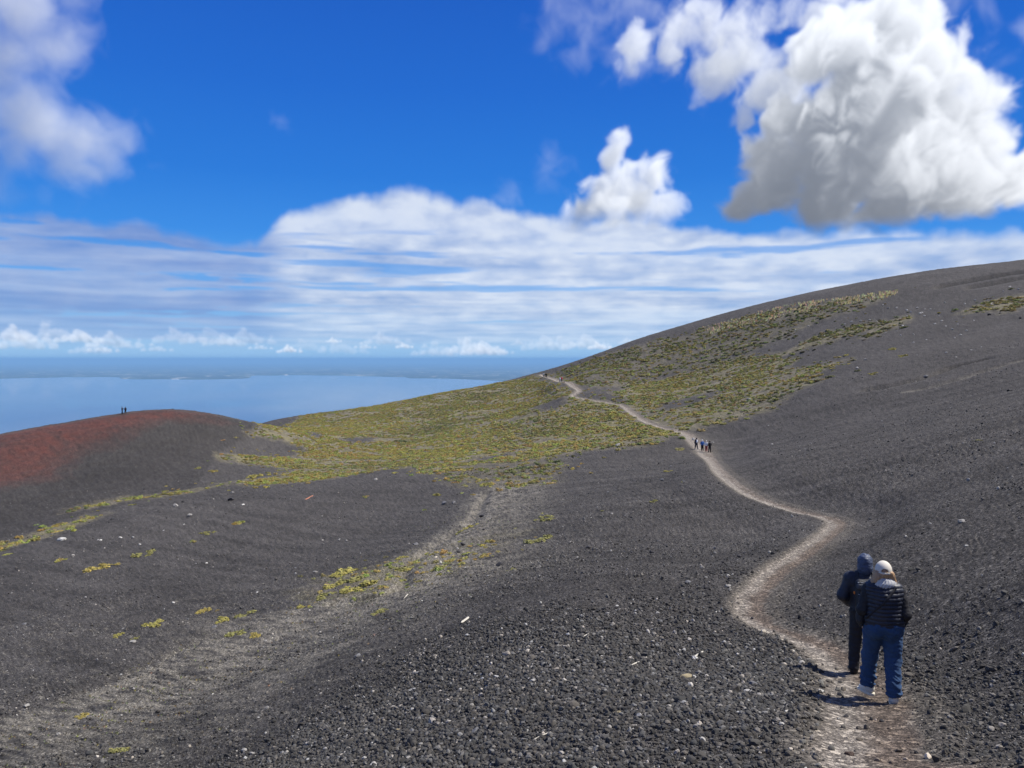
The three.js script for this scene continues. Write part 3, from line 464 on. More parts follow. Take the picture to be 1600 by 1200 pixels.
const paleHigh = [[890, 248], [915, 262], [958, 260], [1010, 272], [1060, 262], [1075, 290], [1100, 268], [1128, 268], [1098, 300], [1200, 235], [1300, 240], [1350, 222], [1490, 180], [1520, 157], [1565, 170], [735, 330], [780, 325], [825, 322], [905, 383], [963, 378], [980, 398], [1045, 392], [1045, 435], [1185, 325], [1205, 355], [1240, 370], [1265, 345], [1345, 325], [1310, 378], [1280, 400], [1250, 412], [1065, 498], [1210, 483], [1260, 500], [1335, 470], [1385, 455], [810, 525], [765, 565], [140, 605], [325, 852], [345, 945], [895, 828], [600, 400], [455, 370], [520, 350], [775, 355], [900, 325], [1010, 300], [1030, 282], [1085, 283], [1170, 300], [1150, 340], [1430, 240], [1395, 230], [700, 345], [1110, 420], [990, 350], [860, 330]].map(([x, y]) => [1100 + x / 3.2, 400 + y / 3.2, rr(2.2, 4.6), 'white']);
const stones = [
  [780, 884, 14, 'dark', 'largest dark boulder alone on the slope beside sparse grass'], [723, 854, 8, 'dark'], [716, 866, 7, 'dark'], [728, 873, 6, 'dark'], [649, 854, 8, 'grey'], [753, 807, 10, 'dark', 'dark rock at the head of the shallow gully'], [755, 831, 5, 'dark'], [694, 787, 10, 'grey'], [709, 785, 7, 'grey'], [586, 753, 6, 'pale'], [502, 842, 4, 'pale'], [528, 843, 5, 'pale'], [540, 845, 4, 'pale'], [459, 890, 5, 'grey'], [490, 896, 7, 'pale'],
  [272, 793, 9, 'pale'], [377, 792, 6, 'white'], [294, 808, 8, 'pale'], [283, 785, 5, 'dark'], [359, 783, 10, 'dark'], [361, 772, 6, 'pale'], [92, 846, 13, 'white', 'widest white stone in the valley below the red cone'], [184, 841, 6, 'white'], [204, 840, 5, 'white'], [153, 844, 5, 'white'], [252, 829, 4, 'white'], [214, 850, 5, 'white'], [108, 870, 5, 'pale'], [284, 821, 4, 'white'], [222, 765, 4, 'dark'], [172, 816, 6, 'dark'], [269, 640, 3, 'dark', 'small dark rock on the crest of the cinder cone'],
  [319, 881, 5, 'white'], [266, 948, 6, 'white'], [330, 987, 8, 'grey'], [398, 932, 5, 'white'], [200, 1011, 10, 'pale'], [29, 980, 8, 'grey'], [186, 1040, 5, 'pale'], [411, 1008, 5, 'pale'], [423, 1016, 6, 'dark'], [197, 1091, 4, 'dark'], [430, 1092, 4, 'dark'], [412, 1112, 6, 'pale'], [398, 1127, 4, 'white'], [30, 1110, 9, 'pale'], [80, 1162, 7, 'pale'], [375, 1180, 12, 'pale'], [388, 1184, 9, 'pale'], [180, 1128, 5, 'pale'], [290, 1098, 5, 'pale'],
  [650, 1064, 10, 'grey', 'flat grey stone on the dark slope left of centre'], [744, 1065, 4, 'white'], [905, 1031, 7, 'white', 'round white stone above the fallen sticks'], [678, 1008, 6, 'dark'], [920, 856, 8, 'dark'], [648, 855, 7, 'grey'], [839, 1108, 10, 'dark'], [742, 1152, 12, 'grey'], [967, 1148, 14, 'tan', 'tan clod half sunk in coarse black gravel'], [762, 906, 5, 'pale'], [966, 951, 6, 'white'], [951, 966, 6, 'pale'], [987, 950, 5, 'white'], [965, 1064, 5, 'pale'], [619, 1153, 10, 'tan'], [630, 1187, 5, 'pale'], [556, 1028, 9, 'grey'],
  [1021, 866, 10, 'dark'], [1158, 881, 8, 'dark'], [1206, 876, 6, 'pale'], [1141, 909, 6, 'white'], [1078, 915, 10, 'grey'], [1141, 925, 10, 'pale'], [1106, 927, 8, 'dark'], [1030, 964, 7, 'pale'], [1034, 978, 7, 'grey'], [1090, 1045, 14, 'white', 'white flat stone beside a paler twin on black gravel'], [1075, 1084, 18, 'tan', 'yellowish tan lump on black gravel left of the walkers'], [1184, 1106, 14, 'grey', 'grey rounded stone among black gravel near the path'], [1244, 1166, 18, 'dark', 'black lava lump at the lower edge beside the path'], [1319, 1076, 6, 'dark'], [1369, 1124, 7, 'dark'], [1330, 1133, 8, 'dark'], [1386, 1120, 7, 'dark'], [1336, 1189, 13, 'brown', 'brown clod lying on the near end of the path'], [1443, 1155, 8, 'dark'],
  [1084, 687, 7, 'white', 'white boulder at the path edge behind the group of four'], [1115, 690, 4, 'pale'], [1578, 612, 8, 'dark', 'black lava block alone on the right-hand cinder slope'], [1500, 710, 7, 'dark'], [1508, 712, 6, 'dark'], [1494, 708, 4, 'dark'], [1356, 717, 4, 'dark'], [1390, 689, 4, 'dark'], [1487, 684, 4, 'dark'], [1544, 492, 5, 'dark'], [1525, 489, 4, 'dark'], [1561, 489, 4, 'dark'], [1593, 498, 5, 'dark'],
  [1507, 822, 11, 'pale'], [1447, 583, 6, 'grey'], [1353, 564, 6, 'pale'], [1171, 625, 7, 'pale'], [1458, 823, 5, 'white'], [1420, 842, 4, 'white'], [1515, 857, 6, 'white'], [966, 698, 9, 'pale'], [800, 700, 4, 'pale'], [1035, 752, 6, 'grey'], [1070, 757, 5, 'grey'],
  ...paleHigh,
];
const spot = (x, z) => {                                               // which part of the mountainside
  const r = Math.hypot(x, z), g = nearest(gully, x, z), g2 = nearest(gully2, x, z), t = nearest(trail, x, z);
  if (x < -30 && inPoly(conePoly, x, z)) return 'on the flank of the cinder cone';
  if (g[0] < 6) return 'beside the gully at the lower left';
  if (g2[0] < 7) return 'beside the shallow gully in the middle';
  if (r > 115 && t[0] < 14) return 'beside the upper path';
  if (t[0] < 5) return 'beside the near path';
  if (x > 0 && t[1] * TSIDE < 0) return r < 130 ? 'on the right slope above the path' : 'on the high slope under the skyline';
  if (r < 40) return 'on the near slope below the path';
  if (x < -22 && r < 130) return 'in the valley before the cinder cone';
  return r < 125 ? 'on the middle slope below the path' : r < 210 ? 'on the green saddle' : 'on the green slope below the ridge';
};
const plainStone = { dark: 'small dark lava rock', grey: 'small grey stone', pale: 'small pale stone', tan: 'small tan clod', brown: 'brown clod', white: 'small white stone' };
for (const [px, py, w, tone, label] of stones) {
  const m = meet(px, py); if (!m) continue;
  const s = w * m[2] / FOCAL * (tone === 'white' ? 0.95 : 1.1), o = new THREE.Mesh(boulders[Math.floor(rnd() * 4)], stoneMat[tone]);
  o.name = numbered(w * m[2] > 1200 ? 'boulder' : 'stone'); o.scale.set(s, s * rr(0.6, 0.85), s * rr(0.75, 1)); o.rotation.set(rr(-0.3, 0.3), rr(0, 6.28), rr(-0.3, 0.3)); o.position.set(m[0], land(m[0], m[1]) + o.scale.y * 0.2, m[1]); scene.add(o);
  tag(o, label ?? plainStone[tone] + ' lying loose ' + spot(m[0], m[1]), 'stone', label ? null : tone + ' stones ' + spot(m[0], m[1]));
}
// weathered sticks
const woodMat = new THREE.MeshStandardMaterial({ name: 'bleached wood', color: new THREE.Color(0.48, 0.45, 0.38), roughness: 0.85 }), rustWood = new THREE.MeshStandardMaterial({ name: 'reddish wood', color: new THREE.Color(0.32, 0.13, 0.08), roughness: 0.9 });
for (const [x0, y0, x1, y1, label, red] of [[834, 1171, 862, 1160, 'bleached straight stick on black gravel at the lower edge'], [913, 1008, 926, 1002, 'thin bleached stick right of the round white stone'], [886, 1072, 896, 1074, 'short bleached stick below the round white stone'], [630, 938, 636, 933, 'tiny bleached stick below the grassy hummocks'], [720, 977, 732, 966, 'grey crooked stick on the middle slope'], [1086, 1044, 1103, 1033, 'bleached branch stub above the white flat stone'], [1010, 1044, 1017, 1038, 'thin pale twig on gravel left of the path bend'], [1464, 892, 1472, 889, 'yellowish chip of wood on the slope above the walkers'], [475, 784, 488, 777, 'reddish stick lying in the dark valley', true], [985, 1058, 1002, 1050, 'pale twig end among coarse black gravel']]) {
  const a = meet(x0, y0), b = meet(x1, y1); if (!a || !b) continue;
  const A = V3(a[0], land(a[0], a[1]) + 0.02, a[1]), B = V3(b[0], land(b[0], b[1]) + 0.02, b[1]), L = A.distanceTo(B), mid = A.clone().lerp(B, 0.5).add(V3(0, 0.012, L * 0.03)), r = Math.max(0.007, L * 0.03);
  const g = new THREE.TubeGeometry(new THREE.QuadraticBezierCurve3(A, mid, B), 10, r, 7), p = g.attributes.position; const e0 = V3(), cc = A.clone();
  for (let i = 0; i < p.count; i++) { e0.fromBufferAttribute(p, i); const n = 1 + 0.25 * noise3(e0.x * 40, e0.y * 40, e0.z * 40); const t = clamp(e0.clone().sub(A).dot(B.clone().sub(A)) / (L * L)), ctr = new THREE.QuadraticBezierCurve3(A, mid, B).getPoint(t); e0.sub(ctr).multiplyScalar(n * (t < 0.02 || t > 0.98 ? 0.35 : 1)).add(ctr); p.setXYZ(i, e0.x, e0.y, e0.z); }
  g.translate(-cc.x, -cc.y, -cc.z); g.computeVertexNormals(); const o = new THREE.Mesh(g, red ? rustWood : woodMat); o.position.copy(cc); o.name = numbered('stick'); scene.add(o); tag(o, label, 'stick');
}
lap('stones done');

// ---------------------------------------------------------------- plants
function cushion(seed, n, spread) {                                    // a low mound of leafy sprays, about 1 across and 0.3 high
  seeded(seed); const pos = [], nor = [], col = [], v = V3();
  const lobes = []; for (let i = 0; i < 5; i++) lobes.push([rr(-0.3, 0.3), rr(-0.3, 0.3), rr(0.16, 0.3), rr(0.16, 0.34)]);
  for (let i = 0; i < n; i++) {
    const L = lobes[i % 5], a = rr(0, 6.283), b = Math.acos(rr(-0.05, 1)), q = rr(0.82, 1.08), nx = Math.sin(b) * Math.cos(a), ny = Math.cos(b), nz = Math.sin(b) * Math.sin(a);
    const cx = L[0] + nx * L[2] * q, cy = ny * L[3] * q, cz = L[1] + nz * L[2] * q, s = rr(0.05, 0.12) * spread;
    const N = V3(nx + gauss() * 0.5, ny + 0.4 + gauss() * 0.4, nz + gauss() * 0.5).normalize(), U = V3(gauss(), gauss() * 0.5, gauss()).cross(N).normalize(), W = N.clone().cross(U), k = rr(0.55, 1.35), h = rr(-0.08, 0.08);
    for (const [x, y] of [[-1, -0.4], [1, -0.4], [0, 1.2]]) { v.set(cx, cy, cz).addScaledVector(U, x * s * rr(0.7, 1.2)).addScaledVector(W, y * s); pos.push(v.x, Math.max(v.y, -0.03), v.z); nor.push(N.x, N.y, N.z); col.push(k * (1 + h), k, k * (1 - h)); }
  }
  const g = new THREE.BufferGeometry(); g.setAttribute('position', new THREE.Float32BufferAttribute(pos, 3)); g.setAttribute('normal', new THREE.Float32BufferAttribute(nor, 3)); g.setAttribute('color', new THREE.Float32BufferAttribute(col, 3)); return g;
}
function tuft(seed, n, lean) {                                         // dry grass: thin blades from one root, about 1 high
  seeded(seed); const pos = [], nor = [], col = [];
  for (let i = 0; i < n; i++) { const a = rr(0, 6.283), t = rr(0.1, lean), h = rr(0.5, 1), bx = Math.cos(a), bz = Math.sin(a), w = 0.035, x = bx * t * h, z = bz * t * h, r0 = rr(0, 0.12), k = rr(0.7, 1.25); pos.push(bx * r0 - bz * w, -0.05, bz * r0 + bx * w, bx * r0 + bz * w, -0.05, bz * r0 - bx * w, x + bx * r0, h, z + bz * r0); for (let q = 0; q < 3; q++) { nor.push(bx * 0.5, 0.8, bz * 0.5); col.push(k, k, k * 0.95); } }
  const g = new THREE.BufferGeometry(); g.setAttribute('position', new THREE.Float32BufferAttribute(pos, 3)); g.setAttribute('normal', new THREE.Float32BufferAttribute(nor, 3)); g.setAttribute('color', new THREE.Float32BufferAttribute(col, 3)); return g;
}
const leafMat = (name, c) => new THREE.MeshPhysicalMaterial({ name, color: new THREE.Color(...c), vertexColors: true, roughness: 0.85, side: THREE.DoubleSide });
const cushions = [1, 2, 3, 4].map((s) => cushion(1000 + s, 190, 1)), tufts = [1, 2, 3].map((s) => tuft(1100 + s, 34, 0.7));
const LEAF = { yellow: [0.285, 0.255, 0.062], olive: [0.21, 0.2, 0.06], dark: [0.11, 0.115, 0.042], ochre: [0.28, 0.225, 0.056] }, leafKinds = Object.keys(LEAF);
{
  seeded(900);
  const all = [];
  for (let i = 0; i < 330000; i++) {
    const a = rr(-36.5, 36) * RAD, r = Math.sqrt(lerp(40 * 40, 345 * 345, rnd())), x = Math.sin(a) * r, z = -Math.cos(a) * r, c0 = cover(x, z), c1 = cover(x + gauss() * 5, z + gauss() * 7), c = c0 ? 0.5 * (c0 + c1) : 0.22 * c1; if (!c) continue;
    const s = x * 0.8 + z * 0.6, t = -x * 0.6 + z * 0.8, n = fbm(s * 0.05, t * 0.14, 71, 4) + 0.5 * noise3(s * 0.25, t * 0.6, 72);
    if (rnd() > c * (0.56 + 1.7 * n)) continue;
    const [d, , w] = nearest(trail, x, z); if (d < w + 0.6) continue;
    const tone = fbm(x * 0.03, z * 0.03, 81, 3) + gauss() * 0.22, high = c < 0.5 && x > 20;
    const kind = high ? (tone > 0.2 ? 'yellow' : tone > -0.25 ? 'olive' : 'dark') : tone > 0.42 ? 'ochre' : tone > -0.1 ? 'yellow' : tone > -0.45 ? 'olive' : 'dark';
    const size = (high ? rr(0.5, 1.4) : rr(0.32, 1.0)) * (r < 90 ? 0.5 : 1);
    all.push({ x, z, r, size, kind, seen: size / r });
  }
  for (const [px, py, w, kind] of [[153, 887, 38, 'ochre'], [213, 868, 30, 'olive'], [310, 963, 30, 'ochre'], [230, 985, 26, 'yellow'], [183, 1000, 18, 'yellow'], [205, 1004, 14, 'olive'], [535, 900, 46, 'yellow'], [550, 912, 40, 'olive'], [520, 920, 40, 'yellow'], [545, 928, 44, 'yellow'], [505, 938, 30, 'olive'], [622, 890, 34, 'olive'], [625, 875, 18, 'yellow'], [690, 889, 30, 'olive'], [700, 880, 20, 'ochre'], [840, 848, 34, 'olive'], [765, 848, 22, 'yellow'], [735, 823, 24, 'yellow'], [715, 832, 18, 'olive'], [765, 758, 26, 'yellow'], [815, 759, 18, 'yellow'], [833, 755, 14, 'dark'], [1046, 739, 15, 'yellow'], [862, 717, 14, 'yellow'], [1069, 757, 8, 'olive'], [1022, 784, 14, 'olive'], [855, 813, 30, 'olive'], [800, 893, 16, 'olive'], [370, 995, 30, 'olive'], [395, 1000, 24, 'ochre'], [345, 975, 26, 'yellow'], [375, 967, 24, 'olive'], [145, 789, 22, 'yellow'], [395, 745, 30, 'yellow'], [333, 738, 16, 'ochre'], [310, 733, 14, 'olive'], [940, 800, 8, 'olive'], [1395, 546, 18, 'yellow'], [1320, 556, 16, 'yellow'], [1410, 557, 16, 'yellow'], [1365, 583, 14, 'yellow'], [1530, 690, 12, 'olive'], [140, 1085, 20, 'olive'], [120, 1130, 24, 'ochre'], [60, 1112, 22, 'olive'], [470, 955, 22, 'yellow'], [590, 965, 24, 'olive'], [180, 1183, 30, 'olive'], [95, 830, 8, 'olive'], [320, 832, 18, 'olive'], [298, 845, 10, 'olive'], [372, 818, 16, 'yellow'], [90, 878, 14, 'yellow'], [570, 778, 12, 'yellow'], [660, 798, 10, 'olive'], [625, 690, 20, 'dark']]) {
    const m = meet(px, py); if (!m) continue; for (let k = 0; k < 6; k++) { const s = w * m[2] / FOCAL; all.push({ x: m[0] + gauss() * s * 0.3, z: m[1] + gauss() * s * 0.55, r: m[2], size: s * rr(0.3, 0.62), kind, seen: 1 }); }
  }
  all.sort((p, q) => q.seen - p.seen);
  const mats = Object.fromEntries(leafKinds.map((k) => [k, leafMat(k + ' leaves', LEAF[k])]));
  const text = { yellow: 'low yellow green cushion shrub', olive: 'low olive green cushion shrub', dark: 'low dark green cushion shrub', ochre: 'low ochre cushion shrub' };
  all.slice(0, 300).forEach((p) => { const o = new THREE.Mesh(cushions[Math.floor(rnd() * 4)], mats[p.kind]); o.name = numbered('cushion_shrub'); o.position.set(p.x, land(p.x, p.z) - 0.02 * p.size, p.z); o.rotation.y = rr(0, 6.28); o.scale.set(p.size * 1.2, p.size * rr(0.5, 0.9), p.size); scene.add(o); tag(o, text[p.kind] + ' ' + spot(p.x, p.z), 'shrub', p.kind + ' cushion shrubs ' + spot(p.x, p.z)); });
  const white = leafMat('mixed leaves', [1, 1, 1]);
  scatter('ground_cover_plants', cushions, white, all.slice(300).map((p) => [p.x, land(p.x, p.z) - 0.03 * p.size, p.z, p.size * 1.15, rr(0.5, 0.95), LEAF[p.kind].map((v) => v * rr(0.75, 1.2)), true]), ['yellow green mats of low plants covering the far slopes', 'ground cover']);
  console.log('shrubs', all.length);
  const dry = [];
  const strip = toLand([[1095, 512], [1240, 476], [1400, 455], [1402, 463], [1240, 492], [1110, 522]]);
  for (let i = 0; i < 60000; i++) { const a = rr(5, 30) * RAD, r = rr(170, 330), x = Math.sin(a) * r, z = -Math.cos(a) * r; if (!inPoly(strip, x, z) || rnd() > 0.4 + 0.8 * noise3(x * 0.15, z * 0.15, 91)) continue; dry.push([x, land(x, z), z, rr(0.35, 0.75), rr(0.8, 1.4), [0.36, 0.32, 0.2].map((v) => v * rr(0.7, 1.25)), true]); }
  for (let i = 0; i < 90000; i++) {
    const a = rr(-36, 0) * RAD, r = rr(14, 85), x = Math.sin(a) * r, z = -Math.cos(a) * r, s = x * 0.74 + z * 0.67, t = -x * 0.67 + z * 0.74, g = nearest(gully, x, z), g2 = nearest(gully2, x, z), near = Math.min(g[0] * (g[1] > 0 ? 1 : 8), g2[0] * 1.8);
    if (near > 15 || g[0] < 0.45 || rnd() > 0.6 * (1 - near / 15) * clamp(-0.2 + 1.7 * noise3(s * 0.45, t * 3.5, 41) + 0.5 * noise3(x * 0.2, z * 0.2, 5))) continue;
    dry.push([x, land(x, z), z, rr(0.05, 0.13), rr(0.5, 0.9), (rnd() < 0.5 ? [0.24, 0.22, 0.14] : [0.2, 0.19, 0.08]).map((v) => v * rr(0.7, 1.2)), true]);
  }
  scatter('dry_grass', tufts, white, dry, ['pale dry grass tufts along the banks and below the skyline', 'dry grass']);
  lap('dry ' + dry.length);
}

// ---------------------------------------------------------------- people
// skins are drawn from distance fields: tapered bones joined smoothly, meshed with surface nets
const bone = (a, b, ra, rb) => { const A = V3(...a), d = V3(...b).sub(A), l2 = d.lengthSq(); return (p) => { const x = p.x - A.x, y = p.y - A.y, z = p.z - A.z, t = clamp((x * d.x + y * d.y + z * d.z) / (l2 + 1e-9)); return Math.hypot(x - d.x * t, y - d.y * t, z - d.z * t) - lerp(ra, rb, t); }; };
const ball = (c, r) => (p) => { const k = Math.hypot((p.x - c[0]) / r[0], (p.y - c[1]) / r[1], (p.z - c[2]) / r[2]); return (k - 1) * Math.min(r[0], r[1], r[2]) * (k < 1 ? 1 : 1); };
const joined = (list, k) => (p) => { let d = 9; for (const f of list) { const e = f(p), h = Math.max(k - Math.abs(d - e), 0) / k; d = Math.min(d, e) - h * h * k * 0.25; } return d; };
function surface(field, lo, hi, cell) {
  const n = [0, 1, 2].map((i) => Math.ceil((hi[i] - lo[i]) / cell) + 1), F = new Float32Array(n[0] * n[1] * n[2]), p = V3(), id = (i, j, k) => (k * n[1] + j) * n[0] + i;
  for (let K = 0; K < n[2]; K += 4) for (let J = 0; J < n[1]; J += 4) for (let I = 0; I < n[0]; I += 4) {   // blocks far from the skin are filled in one go
    const c = field(p.set(lo[0] + (I + 1.5) * cell, lo[1] + (J + 1.5) * cell, lo[2] + (K + 1.5) * cell)), far = Math.abs(c) > cell * 5.5 + 0.012;
    for (let k = K; k < Math.min(K + 4, n[2]); k++) for (let j = J; j < Math.min(J + 4, n[1]); j++) for (let i = I; i < Math.min(I + 4, n[0]); i++) F[id(i, j, k)] = far ? c : field(p.set(lo[0] + i * cell, lo[1] + j * cell, lo[2] + k * cell));
  }
  const vert = new Int32Array(F.length).fill(-1), pos = [], ix = [];
  for (let k = 0; k < n[2] - 1; k++) for (let j = 0; j < n[1] - 1; j++) for (let i = 0; i < n[0] - 1; i++) {
    let c = 0, x = 0, y = 0, z = 0, m = 0; const v = []; for (let q = 0; q < 8; q++) { v[q] = F[id(i + (q & 1), j + (q >> 1 & 1), k + (q >> 2))]; if (v[q] < 0) m++; }
    if (m === 0 || m === 8) continue;
    for (const [a, b] of [[0, 1], [2, 3], [4, 5], [6, 7], [0, 2], [1, 3], [4, 6], [5, 7], [0, 4], [1, 5], [2, 6], [3, 7]]) if ((v[a] < 0) !== (v[b] < 0)) { const t = v[a] / (v[a] - v[b]); x += lerp(a & 1, b & 1, t); y += lerp(a >> 1 & 1, b >> 1 & 1, t); z += lerp(a >> 2, b >> 2, t); c++; }
    vert[id(i, j, k)] = pos.length / 3; pos.push(lo[0] + (i + x / c) * cell, lo[1] + (j + y / c) * cell, lo[2] + (k + z / c) * cell);
  }
  const quad = (a, b, c, d, flip) => { if (a < 0 || b < 0 || c < 0 || d < 0) return; if (flip) ix.push(a, c, b, a, d, c); else ix.push(a, b, c, a, c, d); };
  for (let k = 1; k < n[2] - 1; k++) for (let j = 1; j < n[1] - 1; j++) for (let i = 1; i < n[0] - 1; i++) {
    const s = F[id(i, j, k)] < 0;
    if (s !== F[id(i + 1, j, k)] < 0) quad(vert[id(i, j - 1, k - 1)], vert[id(i, j, k - 1)], vert[id(i, j, k)], vert[id(i, j - 1, k)], !s);
    if (s !== F[id(i, j + 1, k)] < 0) quad(vert[id(i - 1, j, k - 1)], vert[id(i - 1, j, k)], vert[id(i, j, k)], vert[id(i, j, k - 1)], !s);
    if (s !== F[id(i, j, k + 1)] < 0) quad(vert[id(i - 1, j - 1, k)], vert[id(i, j - 1, k)], vert[id(i, j, k)], vert[id(i - 1, j, k)], !s);
  }
  const g = new THREE.BufferGeometry(); g.setAttribute('position', new THREE.Float32BufferAttribute(pos, 3)); g.setIndex(ix);
  const nor = new Float32Array(pos.length), e = cell * 0.5;
  for (let i = 0; i < pos.length; i += 3) { const f = (dx, dy, dz) => field(p.set(pos[i] + dx, pos[i + 1] + dy, pos[i + 2] + dz)), gx = f(e, 0, 0) - f(-e, 0, 0), gy = f(0, e, 0) - f(0, -e, 0), gz = f(0, 0, e) - f(0, 0, -e), l = Math.hypot(gx, gy, gz) || 1; nor[i] = gx / l; nor[i + 1] = gy / l; nor[i + 2] = gz / l; }
  g.setAttribute('normal', new THREE.BufferAttribute(nor, 3));
  const uv = new Float32Array(pos.length / 3 * 2); for (let i = 0; i < pos.length / 3; i++) { uv[i * 2] = Math.atan2(pos[i * 3], pos[i * 3 + 2]) * 0.16 / 0.1; uv[i * 2 + 1] = pos[i * 3 + 1] / 0.1; } g.setAttribute('uv', new THREE.BufferAttribute(uv, 2));
  return g;
}
function hand(wrist, dir, out, curl) {                                 // palm and five unequal, bent fingers; dir: from wrist to fingertips, out: towards the thumb
  const D = V3(...dir).normalize(), O = V3(...out).addScaledVector(D, -V3(...out).dot(D)).normalize(), N = D.clone().cross(O).multiplyScalar(curl), W = V3(...wrist), at = (d, o, n) => W.clone().addScaledVector(D, d).addScaledVector(O, o).addScaledVector(N, n).toArray();
  const L = [bone(at(-0.02, 0, 0), at(0.03, 0, 0), 0.026, 0.028), bone(at(0.03, 0.016, 0), at(0.075, 0.026, 0), 0.019, 0.015), bone(at(0.03, -0.012, 0), at(0.075, -0.026, 0), 0.019, 0.014)], F = [];
  [[0.028, 0.072], [0.009, 0.08], [-0.01, 0.074], [-0.028, 0.058]].forEach(([o, l], i) => { const k = 0.08 - Math.abs(i - 1) * 0.004; F.push(bone(at(k, o, 0), at(k + l * 0.45, o * 1.05, 0.008), 0.0095, 0.009), bone(at(k + l * 0.45, o * 1.05, 0.008), at(k + l * 0.72, o * 1.05, 0.03), 0.009, 0.0085), bone(at(k + l * 0.72, o * 1.05, 0.03), at(k + l * 0.78, o, 0.052), 0.0085, 0.0075)); });
  F.push(bone(at(0.022, 0.03, 0), at(0.05, 0.052, 0.01), 0.0125, 0.011), bone(at(0.05, 0.052, 0.01), at(0.08, 0.056, 0.022), 0.0105, 0.009));
  const palm = joined(L, 0.025), fing = (p) => { let d = 9; for (const f of F) d = Math.min(d, f(p)); return d; };
  return joined([palm, fing], 0.006);
}
const cloth = (name, c, rough = 0.85, sheen = 0) => new THREE.MeshPhysicalMaterial({ name, color: new THREE.Color(...c), roughness: rough, sheen, sheenColor: new THREE.Color(...c.map((v) => Math.min(1, v * 2 + 0.02))), sheenRoughness: 0.6 });
const weave = (() => { const N = 128, d = new Uint8Array(N * N * 4); for (let y = 0; y < N; y++) for (let x = 0; x < N; x++) { const v = 0.78 + 0.12 * Math.sin((x + y) / N * 2 * Math.PI * 16) + 0.2 * (((x * 73856093 ^ y * 19349663) >>> 3) % 97) / 97 - 0.1, k = (y * N + x) * 4; d[k] = d[k + 1] = d[k + 2] = clamp(v) * 255; d[k + 3] = 255; } const t = new THREE.DataTexture(d, N, N); t.wrapS = t.wrapT = THREE.RepeatWrapping; t.magFilter = THREE.LinearFilter; t.needsUpdate = true; return t; })();
const skinMat = cloth('skin', [0.5, 0.31, 0.22], 0.6);
const piece = (name, geo, mat, parent) => { const o = new THREE.Mesh(geo, mat); o.name = name; parent.add(o); return o; };
function standAt(o, px, py, turn, lift = 0) { const m = meet(px, py), y = land(m[0], m[1]); o.position.set(m[0], y + lift, m[1]); o.rotation.y = -(Math.atan2(m[0], -m[1]) + turn); scene.add(o); return m; }
const wrinkle = (f, amp, fx, fy) => (p) => f(p) + amp * noise3(p.x * fx, p.y * fy, p.z * fx) + amp * 0.5 * noise3(p.x * fx * 2.3 + 5, p.y * fy * 2.1, p.z * fx * 2.3);

